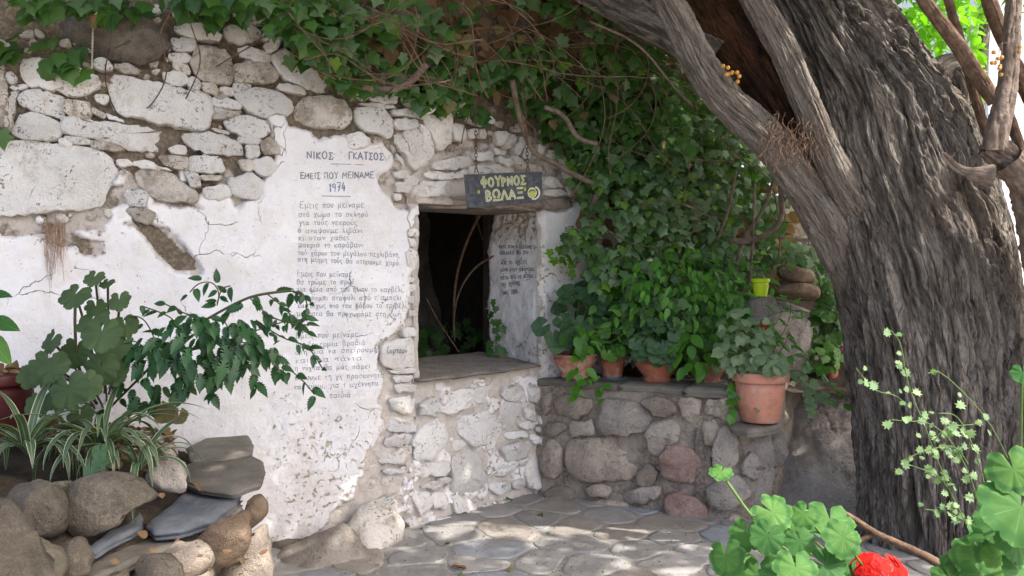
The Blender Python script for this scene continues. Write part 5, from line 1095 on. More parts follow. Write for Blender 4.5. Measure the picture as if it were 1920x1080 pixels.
def spray(T,pts,tpl,mat,s,n,hang=.6,mb=None,r=.0022,wid=.03):
    """a trailing stem traced in the picture plane at given distances, leaves paired along it"""
    a=np.array(pts,float); C=crs(at(a[:,0],a[:,1],a[:,2]),max(12,n*2)); own=mb is None; mb=mb or MB(); tube(C,r,5,mb,cap=False)
    t=np.linspace(.12,1,n); i=(t*(len(C)-1)).astype(int); P=C[i]+rn(n,wid*.4); T_=np.gradient(C,axis=0)[i]; T_=nrmz(T_)
    side=np.where(np.arange(n)%2,1,-1)[:,None]*nrmz(np.cross(T_,np.array([0,-1,.2]))); tip=nrmz(side*.8+T_*.5+np.array([0,0,-hang])+rn(n,.2)); nn=nrmz(np.array([0,-.8,.5])+rn(n,.32))
    leaves(T,tpl,P,nn,tip,s*R_.uniform(.6,1.2,n),M[mat],cap=300)
    if own: mb.build('stem',M['stem'],T)
g1=None
p=shelf(1078,708); T1=pot('potted_geranium','wide terracotta bowl with a sparse geranium leaning left beside the white wall',p,.093,.145,.165,'bowl',M['terra_old']); top=p+[0,0,.15]
cluster(T1,top,1038,612,34,36,p[1]-.12,9,T_PEL,'peld',.10,.135,pet=True); cluster(T1,top,1085,590,46,52,p[1],26,T_PEL,'peld',.09,.13)
cluster(T1,top,1120,560,40,50,p[1]+.1,26,T_PEL,'peld',.09,.12)
cluster(T1,top,1078,630,22,22,p[1]-.12,9,T_OVW,'jas',.07,.11)
spray(T1,[(1170,520,5.8),(1130,545,5.65),(1110,580,5.6),(1100,640,5.55),(1098,690,5.5),(1104,720,5.5),(1130,752,5.5),(1155,760,5.5)],T_OVW,'jas',.085,13)
spray(T1,[(1092,650,5.6),(1078,690,5.52),(1086,715,5.5),(1082,745,5.5)],T_OVW,'jas',.095,8); spray(T1,[(1098,700,5.5),(1120,722,5.48),(1150,725,5.5),(1155,750,5.5)],T_OVW,'jas',.075,7)
p=shelf(1148,707); T2=pot('potted_geranium','small terracotta pot of lime green geranium on a blue saucer',p,.066,.094,.155,'std',M['terra'],saucer=M['bluepl']); top=p+[0,0,.14]
cluster(T2,top,1142,632,36,34,p[1],34,T_PEL,'pelb',.075,.105); cluster(T2,top,1145,660,26,8,p[1]-.08,6,T_PEL,'pelb',.075,.095,pet=False); cluster(T2,top,1180,580,45,45,p[1]+.12,34,T_PEL,'pel',.08,.115)
p=shelf(1232,715); T3=pot('potted_geranium','terracotta bowl overflowing with dusky round geranium leaves in the middle of the row',p,.094,.148,.16,'bowl',M['terra']); top=p+[0,0,.15]
cluster(T3,top,1233,640,52,44,p[1]-.02,62,T_PEL,'peld',.075,.105,dY=.16); cluster(T3,top,1250,610,32,45,p[1]+.05,30,T_PEL2,'peld',.07,.10); cluster(T3,top,1232,660,45,10,p[1]-.12,16,T_PEL,'peld',.075,.10,pet=False); cluster(T3,top,1210,585,35,35,p[1]+.1,16,T_PEL,'pelb',.07,.10)
p=shelf(1326,717); T4=pot('potted_climber','small limed terracotta bowl with broad leaved climber near the ledge end',p,.082,.122,.14,'bowl',M['terra_old']); top=p+[0,0,.13]
cluster(T4,top,1300,650,45,36,p[1]-.03,30,T_OVW,'jas',.09,.13,droop=.5); cluster(T4,top,1350,640,40,46,p[1]+.05,34,T_PEL,'pel',.07,.10); cluster(T4,top,1310,690,32,14,p[1]-.12,7,T_OVW,'jas',.09,.12,droop=.6,pet=False)
spray(T4,[(1320,680,5.5),(1308,715,5.45),(1312,735,5.42)],T_OVW,'jas',.075,6)
tube(crs([at(1336,672,5.55),at(1338,678,5.5)],4),.014,10).build('flower',M['yellowp'],T4)
p=onz(1425,789,.622); T5=pot('potted_ivy_geranium','large flared pale terracotta pot on the lower ledge with trailing ivy geranium',p,.112,.168,.30,'std',M['terra_pale']); top=p+[0,0,.27]
smb=MB(); cluster(T5,top,1430,686,50,18,p[1]-.02,26,T_PEL2,'sage',.06,.09,dY=.16,stmb=smb); cluster(T5,top,1395,640,50,62,p[1]+.05,85,T_IVY2,'sage',.045,.075,dY=.2,stmb=smb)
for a in [[(1425,700,5.25),(1400,720,5.1),(1410,745,5.05),(1420,760,5.03)],[(1470,700,5.2),(1500,690,5.12),(1515,720,5.1),(1545,745,5.1),(1570,755,5.1)],[(1480,700,5.2),(1510,710,5.1),(1520,745,5.08),(1518,775,5.06)],[(1390,700,5.2),(1375,730,5.1),(1370,760,5.1),(1376,780,5.1)],[(1440,690,5.2),(1490,660,5.15),(1525,680,5.1),(1560,730,5.1),(1600,760,5.1),(1625,755,5.1)],[(1420,700,5.25),(1440,730,5.1),(1450,750,5.08)]]: spray(T5,a,T_IVY2,'sage' if R_.rand()<.4 else 'jas',.062,12,mb=smb)
for a in [[(1410,690,5.3),(1430,640,5.3),(1460,600,5.2),(1475,560,5.2)],[(1430,690,5.3),(1460,640,5.2),(1485,590,5.15),(1480,555,5.1)],[(1400,690,5.3),(1405,620,5.3),(1440,590,5.2),(1490,580,5.15),(1530,590,5.1)],[(1440,690,5.3),(1470,650,5.2),(1480,620,5.15),(1490,650,5.1)],[(1380,690,5.4),(1370,620,5.4),(1390,560,5.35),(1400,530,5.3)]]: spray(T5,a,T_NAR,'jas',.085,11,mb=smb)
smb.build('stem',M['stem'],T5)
def florets(T,c,r,n,mat,fs,name='flower'):
    mb=MB()
    for i in range(n):
        d=nrmz(rn(1)[0]+np.array([0,-.8,.4])); o=c+d*r; fr=frames(d[None],rn(1))[0]
        for k in range(5):
            a=k*2*math.pi/5; pl=np.array([(0,0,0),(.25*fs,.5*fs,.1*fs),(.12*fs,fs,.12*fs),(-.12*fs,fs,.12*fs),(-.25*fs,.5*fs,.1*fs)]); Rz=np.array([[math.cos(a),-math.sin(a),0],[math.sin(a),math.cos(a),0],[0,0,1]]); mb.add(o+(fr@(Rz@pl.T)).T,[[0,1,2,3,4]])
    return mb.build(name,mat,T)
florets(T5,at(1432,612,5.2),.022,7,M['redpetal'],.016); florets(T5,at(1434,622,5.2),.015,5,M['redpetal'],.014); florets(T5,at(1405,652,5.15),.02,5,M['string'],.014)
lathe([(.05,0),(.06,.01),(.10,.09),(.12,.10),(.12,.115),(.11,.115),(.1,.09)],onz(1388,712,.79)+[0.02,.18,0],30)
p=at(1556,713,5.95); bp=p; T6=pot('potted_geranium','small terracotta pot with pink flowering geranium tucked against the trunk',p,.045,.062,.10,'std',M['terra']); top=p+[0,0,.09]
cluster(T6,top,1550,668,32,26,p[1]-.03,26,T_IVY2,'pelb',.055,.08); cluster(T6,top,1548,620,30,46,p[1]+.08,44,T_PEL,'pel',.07,.11); cluster(T6,top,1560,560,25,40,p[1]+.1,30,T_PEL2,'pel',.06,.09)
florets(T6,at(1578,655,5.85),.025,9,M['magenta'],.018)
rk=rock('ledge_rock',pp('1530,715;1560,708;1600,712;1620,740;1560,750;1530,740'),6.0,.2,M['boulder'],rag=.7); tag(rk,'flat topped rock carrying the small pink flowered pot','rock')
p=at(1426,556,5.45); T7=pot('lime_pot','small lime green plastic pot with straggly seedlings standing on a boulder',p,.040,.058,.115,'std',M['lime'],group=None); spray(T7,[(1426,520,5.45),(1440,505,5.42),(1470,510,5.42),(1480,500,5.42)],T_NAR,'jas',.05,9); spray(T7,[(1426,520,5.45),(1405,500,5.42),(1385,495,5.42)],T_NAR,'jas',.05,8); spray(T7,[(1430,520,5.45),(1448,540,5.4),(1450,560,5.4)],T_NAR,'jas',.05,6)
tag(rock('support_rock',pp('1400,556;1450,553;1460,600;1400,610'),5.52,.12,M['boulder'],rag=.5),'rock shelf beneath the lime green pot','rock')
# airy climber over the pots
CL=thing('climber','airy bright green climber with slender leaflets sprawling above the pots','climbing plant',(1.2,5.9,.8))
smb=MB(); cluster(CL,(1.2,5.95,.85),1290,545,125,80,5.72,210,T_OV,'jas',.045,.08,dY=.35,pet=False,shell=0,droop=.3); cluster(CL,(1.2,5.95,.85),1240,600,90,60,5.78,150,T_IVY2,'ivy',.05,.08,dY=.3,pet=False,shell=0)
for i in range(34):
    x,y=R_.uniform(1180,1400),R_.uniform(470,600); a=[(x,y,5.65)]; dx=R_.uniform(-22,30)
    for s in range(4): x+=dx+R_.uniform(-10,10); y+=R_.uniform(0,34); a.append((x,y,5.6-.02*s-R_.rand()*.1))
    spray(CL,a,T_OV if i%2 else T_NAR,'jas',.075,9,mb=smb)
for a in [[(1120,520,5.6),(1170,495,5.6),(1230,490,5.6),(1290,488,5.55),(1340,485,5.5)],[(1200,470,5.6),(1250,560,5.5),(1310,620,5.45),(1340,660,5.4),(1380,690,5.35)],[(1180,600,5.6),(1215,540,5.6),(1250,490,5.6)]]: spray(CL,a,T_NAR,'jas',.07,14,mb=smb)
smb.build('stem',M['stem'],CL)
FIL=thing('undergrowth','dense leafy growth filling the gap between pots and boulders','undergrowth',(1.3,6,.9))
cluster(FIL,(1.2,6,.8),1265,590,120,110,6.0,460,T_IVY2,'ivy',.05,.09,dY=.25,pet=False,shell=0); cluster(FIL,(1.2,6,.8),1490,472,50,20,6.3,60,T_IVY,'ivyg',.05,.08,dY=.3,pet=False,shell=0); FIL['kind']='stuff'
# ================================================================ planting at lower left
MA=thing('mallow','tall mallow with large soft round leaves in the raised planter','mallow plant',onz(110,850,RZ)+[0,.5,.1]); smb=MB(); r0=WORLD[MA.name]
mal=[(176,520,40,3.55,-.1,.9),(140,553,60,3.5,-.2,.8),(200,530,30,3.6,0,.9),(223,563,44,3.52,.2,.5),(190,625,74,3.42,.1,.35),(172,600,66,3.5,-.1,.5),(100,688,62,3.4,-.4,.6),(90,690,78,3.5,0,.3),(128,730,78,3.36,.2,.2),(160,722,62,3.4,.4,.3),(180,575,40,3.7,.2,.6),(70,760,50,3.5,-.3,.4),(215,700,50,3.55,.2,.4),(95,640,50,3.55,-.5,.6),(140,660,60,3.6,-.1,.3),(215,655,64,3.62,.3,.5),(110,745,56,3.5,.1,.2),(60,700,60,3.55,-.3,.3),(190,690,66,3.5,.0,.2),(235,610,48,3.66,.3,.6),(150,780,50,3.55,.2,.4)]
P_=[];n_=[];t_=[];s_=[]
for x,y,d,Y,nxx,up in mal: P_.append(at(x,y,Y)); n_.append([nxx*.6,-.9,up]); t_.append([nxx,-.1,-1]); s_.append(d*Y/F); 
P_=np.array(P_); leaves(MA,T_BIG,P_,np.array(n_)+rn(len(n_),.12),t_,np.array(s_),M['mallow'])
for q in P_: m_=r0*.45+q*.55+[0,.03,.02]; tube(crs([r0+rn(1,.02)[0],m_,q+[0,.01,0]],12),.0055,6,smb)
tube(crs([r0,at(145,700,3.6),at(140,620,3.58),at(141,560,3.52)],16),np.linspace(.010,.006,16),7,smb); smb.build('stem',M['stemdk'],MA)
BU=thing('bush','dark green bush with drooping toothed leaflets spreading across the poem','bush',onz(190,850,RZ)+[.0,.6,.1]); smb=MB(); r0=WORLD[BU.name]
def branch(pts,s,n,r=.003,m='china',hang=.9): spray(BU,pts,T_SER,m,s,n,hang=hang,mb=smb,r=r,wid=.02)
branch([(180,790,3.9),(240,730,3.8),(300,670,3.75),(360,615,3.7),(410,585,3.7),(465,557,3.68),(500,550,3.66),(545,545,3.65)],.075,16,.006)
for pts,s,n in [([(407,573,3.7),(412,550,3.69),(400,528,3.68),(372,530,3.66),(356,548,3.66)],.062,8),([(407,570,3.7),(415,540,3.7),(432,536,3.7)],.06,4),([(500,550,3.66),(530,575,3.64),(555,600,3.62),(568,625,3.62)],.05,13),([(540,546,3.65),(565,548,3.64),(578,570,3.63),(570,592,3.63)],.042,14),([(470,560,3.68),(500,590,3.6),(535,605,3.6),(580,610,3.6)],.055,11),
 ([(480,600,3.66),(530,635,3.62),(570,645,3.6),(590,665,3.6),(604,690,3.6)],.052,15),([(450,640,3.66),(500,660,3.62),(540,690,3.6),(570,715,3.6),(590,740,3.6)],.066,12),([(480,620,3.66),(540,600,3.63),(575,600,3.63)],.045,9),
 ([(420,600,3.7),(440,640,3.6),(470,690,3.58),(480,730,3.58)],.08,12),([(380,610,3.7),(390,660,3.6),(400,710,3.58),(400,750,3.58)],.085,12),([(330,640,3.72),(345,690,3.6),(350,730,3.58)],.085,11),([(300,660,3.75),(275,600,3.7),(250,590,3.68),(232,600,3.68)],.065,8),([(340,640,3.72),(330,600,3.7),(300,585,3.68),(270,575,3.7)],.06,8),([(390,600,3.7),(350,590,3.7),(310,570,3.7)],.055,6),([(300,680,3.72),(260,640,3.68),(240,640,3.66)],.07,7),([(450,600,3.66),(480,640,3.6),(510,680,3.6),(530,700,3.6)],.08,12)]: branch(pts,s,n)
cluster(BU,r0,370,650,120,62,3.75,90,T_SER,'china',.06,.10,dY=.25,pet=False,shell=0,droop=.8); cluster(BU,r0,440,640,80,45,3.78,42,T_SER,'china',.055,.085,dY=.2,pet=False,shell=0,droop=.8); cluster(BU,r0,290,700,70,60,3.85,40,T_SER,'china',.06,.10,dY=.25,pet=False,shell=0,droop=.8)
P_=at(np.array([310,335,300]),np.array([775,780,765]),np.array([3.7,3.72,3.72])); leaves(BU,T_PEL,P_,rn(3,.2)+[0,-1,.5],rn(3,.2)+[0,0,-1],[.10,.08,.07],M['ivyold'])
smb.build('stem',M['stemdk'],BU)
def spider(lab,bx,by,Y,n,seed,lmin,lmax):
    r=np.random.RandomState(seed); b=at(bx,by,Y); T=thing('spider_plant',lab,'spider plant',b,'striped spider plants in the planter')
    for i in range(n):
        az=r.uniform(0,2*math.pi); L=r.uniform(lmin,lmax); el=r.uniform(.7,1.45); w=r.uniform(.010,.018); k=16; d=np.array([math.cos(az),math.sin(az)*.9-.25,0]); d/=np.linalg.norm(d); P=[b+np.array([0,0,.0])+d*.01]; e=el; st=L/k; cv=r.uniform(.06,.21)
        for s in range(k): P.append(P[-1]+(d*math.cos(e)+np.array([0,0,math.sin(e)]))*st); e-=cv*(1.0+.5*s/k); e=max(e,-1.45)
        P=np.array(P); P[:,2]=np.maximum(P[:,2],RZ-.03+.0*P[:,0]-.5*(P[:,1]<b[1]-.35)); S=np.cross(d,[0,0,1.]); S=S/np.linalg.norm(S); u=np.linspace(0,1,k+1); ww=w*np.clip(np.minimum(1,u*6+.4)*np.minimum(1,(1-u)*2.6)+.05,0,1)
        tg=nrmz(np.gradient(P,axis=0)); nn=nrmz(np.cross(np.tile(S,(k+1,1)),tg)); tw=S[None]*ww[:,None]; V=np.vstack([P-tw+nn*ww[:,None]*.35,P,P+tw+nn*ww[:,None]*.35]); m=k+1
        Fc=[[a*m+j,a*m+j+1,(a+1)*m+j+1,(a+1)*m+j] for a in (0,1) for j in range(k)]; uv=np.vstack([np.c_[np.zeros(m),u],np.c_[np.full(m,.5),u],np.c_[np.ones(m),u]])
        mk('leaf_blade',V,Fc,M['blade'],T,uv=uv)
spider('striped spider plant with arching blades under the big mallow leaves',190,850,3.42,46,3,.20,.50); spider('striped spider plant at the left edge below the dark red pot',52,850,3.3,30,5,.24,.42); spider('striped spider plant trailing its blades over the rim stones',262,880,3.4,14,9,.22,.36)
# small round-leaved seedlings on the rim
SG=thing('nasturtium','small seedling with three round leaves hanging over the rim stone','seedling',at(190,860,3.2)); P_=at(np.array([188,188,170,205]),np.array([846,868,884,862]),np.array([3.15,3.12,3.1,3.2])); leaves(SG,T_PEL,P_,[[0,-.9,.5]]*4,[[0,0,-1.]]*4,[.06,.055,.055,.045],M['peld'])
mb=MB(); [tube(crs([at(200,880,3.22),q+[0.01,.03,-.01],q],8),.002,4,mb) for q in P_]; mb.build('stem',M['stem'],SG)
p=at(-2,812,3.75); TP=pot('flowerpot','dark maroon pot filled with dry leaves at the left edge','flowerpot' and p,.115,.155,.27,'std',M['maroon'],group=None,cat='flowerpot'); TP['label']='dark maroon pot filled with dry leaves at the left edge'
xx=R_.uniform(-30,52,26); leaves(TP,T_OVW,at(xx,R_.uniform(692,712,26),R_.uniform(3.66,3.82,26)),rn(26,.5)+[0,-.2,1],rn(26),R_.uniform(.05,.08,26),M['dryleaf'])
ag=thing('agave','blue green pointed leaves entering at the left border','succulent',at(-30,660,3.1)); P_=at(np.array([-20,-25,-22]),np.array([600,625,552]),np.array([3.1,3.1,3.1])); leaves(ag,T_OV,P_,[[0,-.8,.6],[.2,-.8,.3],[0,-.7,.7]],[[1,-.1,-.35],[.75,-.1,-.9],[1,0,-.12]],[.13,.15,.09],M['pelf'])
tube([at(-20,600,3.1),at(-35,700,3.1),at(-40,800,3.3)],.008,6).build('stem',M['stemdk'],ag)
# ================================================================ geraniums close to the lens at lower right
def near_ger(lab,lst,root,mat='pelf',flower=None):
    T=thing('geranium',lab,'geranium',root); P_=[];n_=[];t_=[];s_=[]; mb=MB()
    for x,y,r,Y,nx,nz in lst: P_.append(at(x,y,Y)); n_.append([nx,-.75,nz]); t_.append([nx*.8,-.2,-1+nz*.3]); s_.append(2*r*Y/F*R_.uniform(.78,1.0))
    P_=np.array(P_); leaves(T,T_BIG,P_,np.array(n_)+rn(len(n_),.12),np.array(t_)+rn(len(t_),.3),np.array(s_),M[mat])
    for q in P_: m_=np.array(root)*.35+q*.65+[0,.05,-.04]; tube(crs([np.array(root)+rn(1,.02)[0],m_,q+[0,.002,0]],14),.0022,6,mb)
    mb.build('stem',M['stem'],T); return T
ga=near_ger('lush geranium with scalloped leaves and a stalk reaching up in the bottom foreground',[(1400,1000,44,1.62,-.3,.5),(1362,1045,38,1.6,-.4,.4),(1384,1062,40,1.65,-.2,.5),(1447,960,40,1.6,.1,.5),(1440,1005,42,1.56,-.1,.45),(1478,1050,48,1.66,.0,.3),(1483,985,40,1.72,.2,.5),(1556,975,50,1.66,-.1,.95),(1580,1008,44,1.5,.3,.35),(1508,965,34,1.62,-.3,.6),(1500,1015,36,1.52,.2,.4),(1492,1065,44,1.48,-.1,.6),(1548,1062,46,1.5,.1,.5),(1600,1050,40,1.6,.4,.4),(1454,942,24,1.7,.1,.8),(1460,1080,44,1.55,0,.4),(1600,1085,44,1.56,0,.4),(1425,1085,44,1.6,0,.4)],(.86,1.62,.86))
mb=MB(); tube(crs([(.86,1.62,.86),at(1440,1000,1.62),at(1408,968,1.6),at(1385,935,1.6),at(1356,893,1.6)],24),.0032,7,mb); tube(crs([at(1408,968,1.6),at(1450,958,1.62),at(1520,958,1.66)],14),.003,6,mb); mb.build('stem',M['stem'],ga); leaves(ga,T_BIG,[at(1352,884,1.6)],[[-.1,-.45,.9]],[[-.3,-.4,-.4]],[.046],M['pelf'])
gb=near_ger('geranium with very large sunlit leaves crowding the lower right corner',[(1900,880,58,1.3,-.1,.45),(1915,950,76,1.28,-.2,.4),(1885,975,55,1.36,.0,.5),(1868,1008,48,1.42,-.4,.3),(1822,1040,44,1.5,-.2,.6),(1790,1062,34,1.52,-.3,.5),(1905,1015,48,1.3,.2,.5),(1870,1050,46,1.36,.1,.6),(1912,1070,48,1.3,.2,.4),(1840,1075,40,1.44,-.1,.5),(1845,1000,34,1.5,.2,.8),(1918,700,24,1.35,-.3,.4),(1780,1085,36,1.5,0,.5)],(.95,1.45,.8))
fl=thing('geranium_flower_head','scarlet geranium flower head at the bottom edge in front of the trunk','flower',at(1645,1070,1.55)); c=at(1645,1078,1.57)
for i in range(24):
    d=nrmz(np.array([R_.uniform(-1,1),R_.uniform(-1,.35),R_.uniform(-.45,1)])); o=c+d*np.array([.050,.04,.034]); fr=frames((d+[0,-.25,.15])[None],rn(1))[0]; mb=MB(); fs=.0175
    for k in range(5):
        a=k*2*math.pi/5+.1; pl=np.array([(0,0,0),(.30,.30,.03),(.44,.68,.06),(.30,.98,.03),(0,1.06,.0),(-.30,.98,.03),(-.44,.68,.06),(-.30,.30,.03)])*fs; Rz=np.array([[math.cos(a),-math.sin(a),0],[math.sin(a),math.cos(a),0],[0,0,1]]); mb.add(o+(fr@(Rz@pl.T)).T,[[0]+[j,j+1] for j in range(1,7)])
    mb.build('floret',M['redpetal'],fl,smooth=True)
mb=MB(); tube(crs([c-[0,0,.03],c-[.0,0,.15],(.93,1.55,.82)],10),.003,6,mb)
for i in range(16): d=nrmz(rn(1)[0]); tube([c-[0,0,.03],c+d*.03],.0012,4,mb)
mb.build('flower_stalk',M['stem'],fl)
WS=stemthing('woody_stem','bare brown woody geranium stem running across the foot of the trunk','stem',[[(1800,1080,1.7,9),(1740,1045,1.7,9),(1690,1022,1.72,8),(1640,1000,1.75,7),(1605,975,1.75,6),(1585,962,1.72,4)],[(1640,1000,1.75,6),(1600,1020,1.75,5)]],M['twig'])
# planter holding them, just below the view
PB=thing('planter_box','low masonry planter holding the foreground geraniums','planter',(1.1,1.5,0)); mb=MB(); box(mb,(1.15,1.55,.36),(.5,0,0),(0,.25,0),(0,0,.36)); mb.build('masonry',M['under'],PB)
sdm=MB(); box(sdm,(1.15,1.55,.74),(.44,0,0),(0,.2,0),(0,0,.03)); sdm.build('soil',M['soil'],PB)
# wiry pale plant in front of the trunk
WP=thing('wiry_plant','tall wiry plant with tiny pale sunlit leaves in front of the trunk','wiry plant',at(1850,1060,2.1)-[0,0,.3]); smb=MB()
for a,n in [([(1850,1060,2.1),(1800,960,2.1),(1760,870,2.1),(1735,800,2.1),(1700,720,2.1),(1690,640,2.1),(1668,618,2.1)],34),([(1850,1050,2.05),(1840,960,2.05),(1815,880,2.05),(1780,820,2.05),(1740,790,2.05),(1700,790,2.05),(1672,787,2.05)],26),([(1700,760,2.1),(1680,740,2.1),(1640,735,2.1),(1605,690,2.1)],12),([(1880,1040,2.0),(1850,930,2.0),(1835,860,2.0),(1808,800,2.0),(1790,775,2.0),(1760,775,2.0)],26),([(1815,870,2.05),(1790,830,2.05),(1720,850,2.05),(1690,865,2.05)],14),([(1800,960,2.1),(1770,900,2.1),(1745,885,2.1),(1700,870,2.1)],14),([(1750,830,2.1),(1770,800,2.1),(1840,795,2.1)],8),([(1850,1000,2.1),(1780,960,2.1),(1735,955,2.1)],12),([(1740,700,2.1),(1760,690,2.1),(1850,780,2.1),(1890,860,2.1)],8)]: spray(WP,a,T_SMALL,'thin',.022,int(n*.7),hang=.2,mb=smb,r=.0013,wid=.022)
smb.build('stem',M['stem'],WP)
# ================================================================ the hanging sign
SG_Y=5.12
cs=[at(870,328,5.05),at(1015,322,5.12),at(1017,378,5.12),at(876,391,5.05)]
SIGN=thing('hanging_sign','dark painted board lettered in pale green hanging on two chains over the window','sign',(cs[0]+cs[2])/2)
A0,A1,A2,A3=[np.array(c) for c in cs]; ex=nrmz(A1-A0); ezv=nrmz(A0-A3); nf_=nrmz(np.cross(ezv,ex)); 
if nf_[1]>0: nf_=-nf_
def sgp(u,v,off=0): return (A3*(1-u)+A2*u)*(1-v)+(A0*(1-u)+A1*u)*v+nf_*off
nu,nv=60,26; uu,vv=np.meshgrid(np.linspace(0,1,nu),np.linspace(0,1,nv),indexing='ij'); q=np.stack([uu.ravel()*4,vv.ravel()*2,0*uu.ravel()],1); dn=(fbm(q*5,3,3)-.5)*.004
G=np.array([sgp(u,v,.017+d) for (u,v,d) in zip(uu.ravel(),vv.ravel(),dn)]); rim_=np.r_[np.arange(0,nu)*nv,(nu-1)*nv+np.arange(1,nv),(np.arange(nu-2,-1,-1))*nv+nv-1,np.arange(nv-2,0,-1)]
Bk=G[rim_]-nf_*.034; Fc=[list(f) for f in grid_faces(nu,nv)]; m=len(G); k=len(rim_); Fc+=[[rim_[i],rim_[(i+1)%k],m+(i+1)%k,m+i] for i in range(k)]+[[m+i for i in range(k)][::-1]]
mk('board',np.vstack([G,Bk]),Fc,M['board'],SIGN,smooth=False)
def sign_text(txt,u0,v0,u1,h,mats):
    st,wt=layout(txt); Ws=np.linalg.norm(A1-A0); Hs=np.linalg.norm(A0-A3)
    for m,wd,off in mats:
        mb=MB()
        for s in st:
            s=dens_path(s); U=u0+s[:,0]*(u1-u0)/wt; Vv=v0+s[:,1]*h; C=np.array([sgp(u,v,.0195+off) for u,v in zip(U,Vv)]); ribbon(mb,C,np.tile(nf_,(len(C),1)),wd)
        mb.build('lettering',m,SIGN,smooth=False)
sign_text('ΦΟΥΡΝΟΣ',.205,.60,.785,.185,[(M['chalkY'],.0135,0),(M['chalkW'],.0085,.001),(M['board'],.0028,.002)])
sign_text('ΒΩΛΑΞ',.25,.175,.74,.20,[(M['chalkY'],.014,0),(M['chalkW'],.0095,.001),(M['board'],.0022,.002)])
sign_text('“',.15,.22,.19,.19,[(M['chalkY'],.006,0)]); sign_text('”',.755,.22,.79,.19,[(M['chalkY'],.006,0)])
def blob(cu,cv,ru,rv,m,off,a0=0,a1=2*math.pi,fill_=True,wd=.008):
    t=np.linspace(a0,a1,26); C=np.array([sgp(cu+ru*math.cos(a),cv+rv*math.sin(a),.0195+off) for a in t]); mb=MB()
    if fill_: mb.add(C,[list(range(25))])
    else: ribbon(mb,C,np.tile(nf_,(26,1)),wd)
    mb.build('loaf_drawing',m,SIGN,smooth=False)
blob(.86,.31,.055,.16,M['chalkY'],0); blob(.86,.31,.055,.16,M['chalkW'],.001,fill_=False,wd=.005); blob(.885,.30,.07,.2,M['chalkW'],.001,-1.9,1.2,False,.009)
mb=MB(); C=np.array([sgp(u,.30+.1*math.sin((u-.8)*24),.0215) for u in np.linspace(.815,.905,12)]); ribbon(mb,C,np.tile(nf_,(12,1)),.006); mb.build('loaf_drawing',M['board'],SIGN,smooth=False)
def chain(P0,P1,nl,name='chain'):
    mb=MB(); d=(P1-P0)/nl; Ld=np.linalg.norm(d); dn=d/Ld; s1=nrmz(np.cross(dn,[0,1,0.])); s2=np.cross(dn,s1)
    for i in range(nl):
        c=P0+d*(i+.5); sv=s1 if i%2 else nrmz(s2+.5*s1); a=np.linspace(0,2*math.pi,13)[:-1]; L=Ld*.66; W_=.0078
        P=np.array([c+dn*L*math.copysign(abs(math.cos(t))**.6,math.cos(t))+sv*W_*math.sin(t) for t in a]); P=np.vstack([P,P[:1]]); tube(P,.0022,5,mb,cap=False)
    mb.build(name,M['iron'],SIGN)
chain(at(891,170,5.02),at(893,322,5.06),22); chain(at(982,150,5.08),at(990,320,5.11),24)
for x,y,Y in ((893,323,5.055),(990,321,5.105)): tube(crs([at(x-4,y+3,Y),at(x-3,y-5,Y),at(x+3,y-5,Y),at(x+4,y+3,Y)],12),.002,5).build('eyelet',M['iron'],SIGN)
# ---------------------------------------------------------------- string, wire, dangling leaf
SR=thing('dangling_dry_leaf','curled pale dry leaf caught on a twisted string at upper left','dry leaf',at(173,40,4.1)); a=at(173,28,4.1)
V=np.array([at(x,y,4.1+z) for x,y,z in [(163,32,0),(174,26,-.02),(184,30,.01),(182,45,.0),(180,53,.01),(173,54,-.02),(166,45,.0),(174,40,-.035)]]); mk('curled_blade',V,[[7,0,1],[7,1,2],[7,2,3],[7,3,4],[7,4,5],[7,5,6],[7,6,0]],M['dryleaf'],SR,smooth=True)
vpx([(164,-5,4.12),(166,8,4.1),(178,14,4.1),(182,26,4.1),(174,28,4.1)],.0022,n=5).build('leaf_stalk',M['string'],SR)
mb=MB(); 
for ph in (0,math.pi): tube(np.array([at(174-y*.0+1.2*math.cos(y*.5+ph)-(y-52)*.02,y,4.12+.003*math.sin(y*.5+ph)) for y in np.arange(52,130,1.5)]),.0018,4,mb)
so_=mb.build('string',M['string']); tag(so_,'twisted pale string hanging down the upper left stones','string')
vw=vpx([(213,-8,4.2),(211,30,4.2),(207,84,4.22)],.0018,n=5).build('garden_wire',M['wirem']); tag(vw,'thin green wire hanging near the upper left corner','wire')
# dried roots hanging from the crack on the left
DR=thing('dried_roots','tuft of rusty brown dried roots hanging from the crack left of the poem','dried plant',SM.pos(SM.hit(100.,418.),.02)); mb=MB()
for i in range(60):
    x=R_.uniform(86,124); y=R_.uniform(412,425); P=[]; dx=(100-x)*.06+R_.uniform(-1.5,1.5); L=R_.uniform(20,165)*(1-abs(x-103)/46); k=8
    for s in range(k): P.append(SM.pos(SM.hit(x,y),.025+.012*R_.rand())); x+=dx+R_.normal(0,1.6); y+=L/k; dx*=.8
    tube(P,.0009,3,mb,cap=False)
mb.build('root_hairs',flatm('dried_root',(.30,.15,.08),.9,(.42,.27,.17),40,.2),DR)['kind']='stuff'
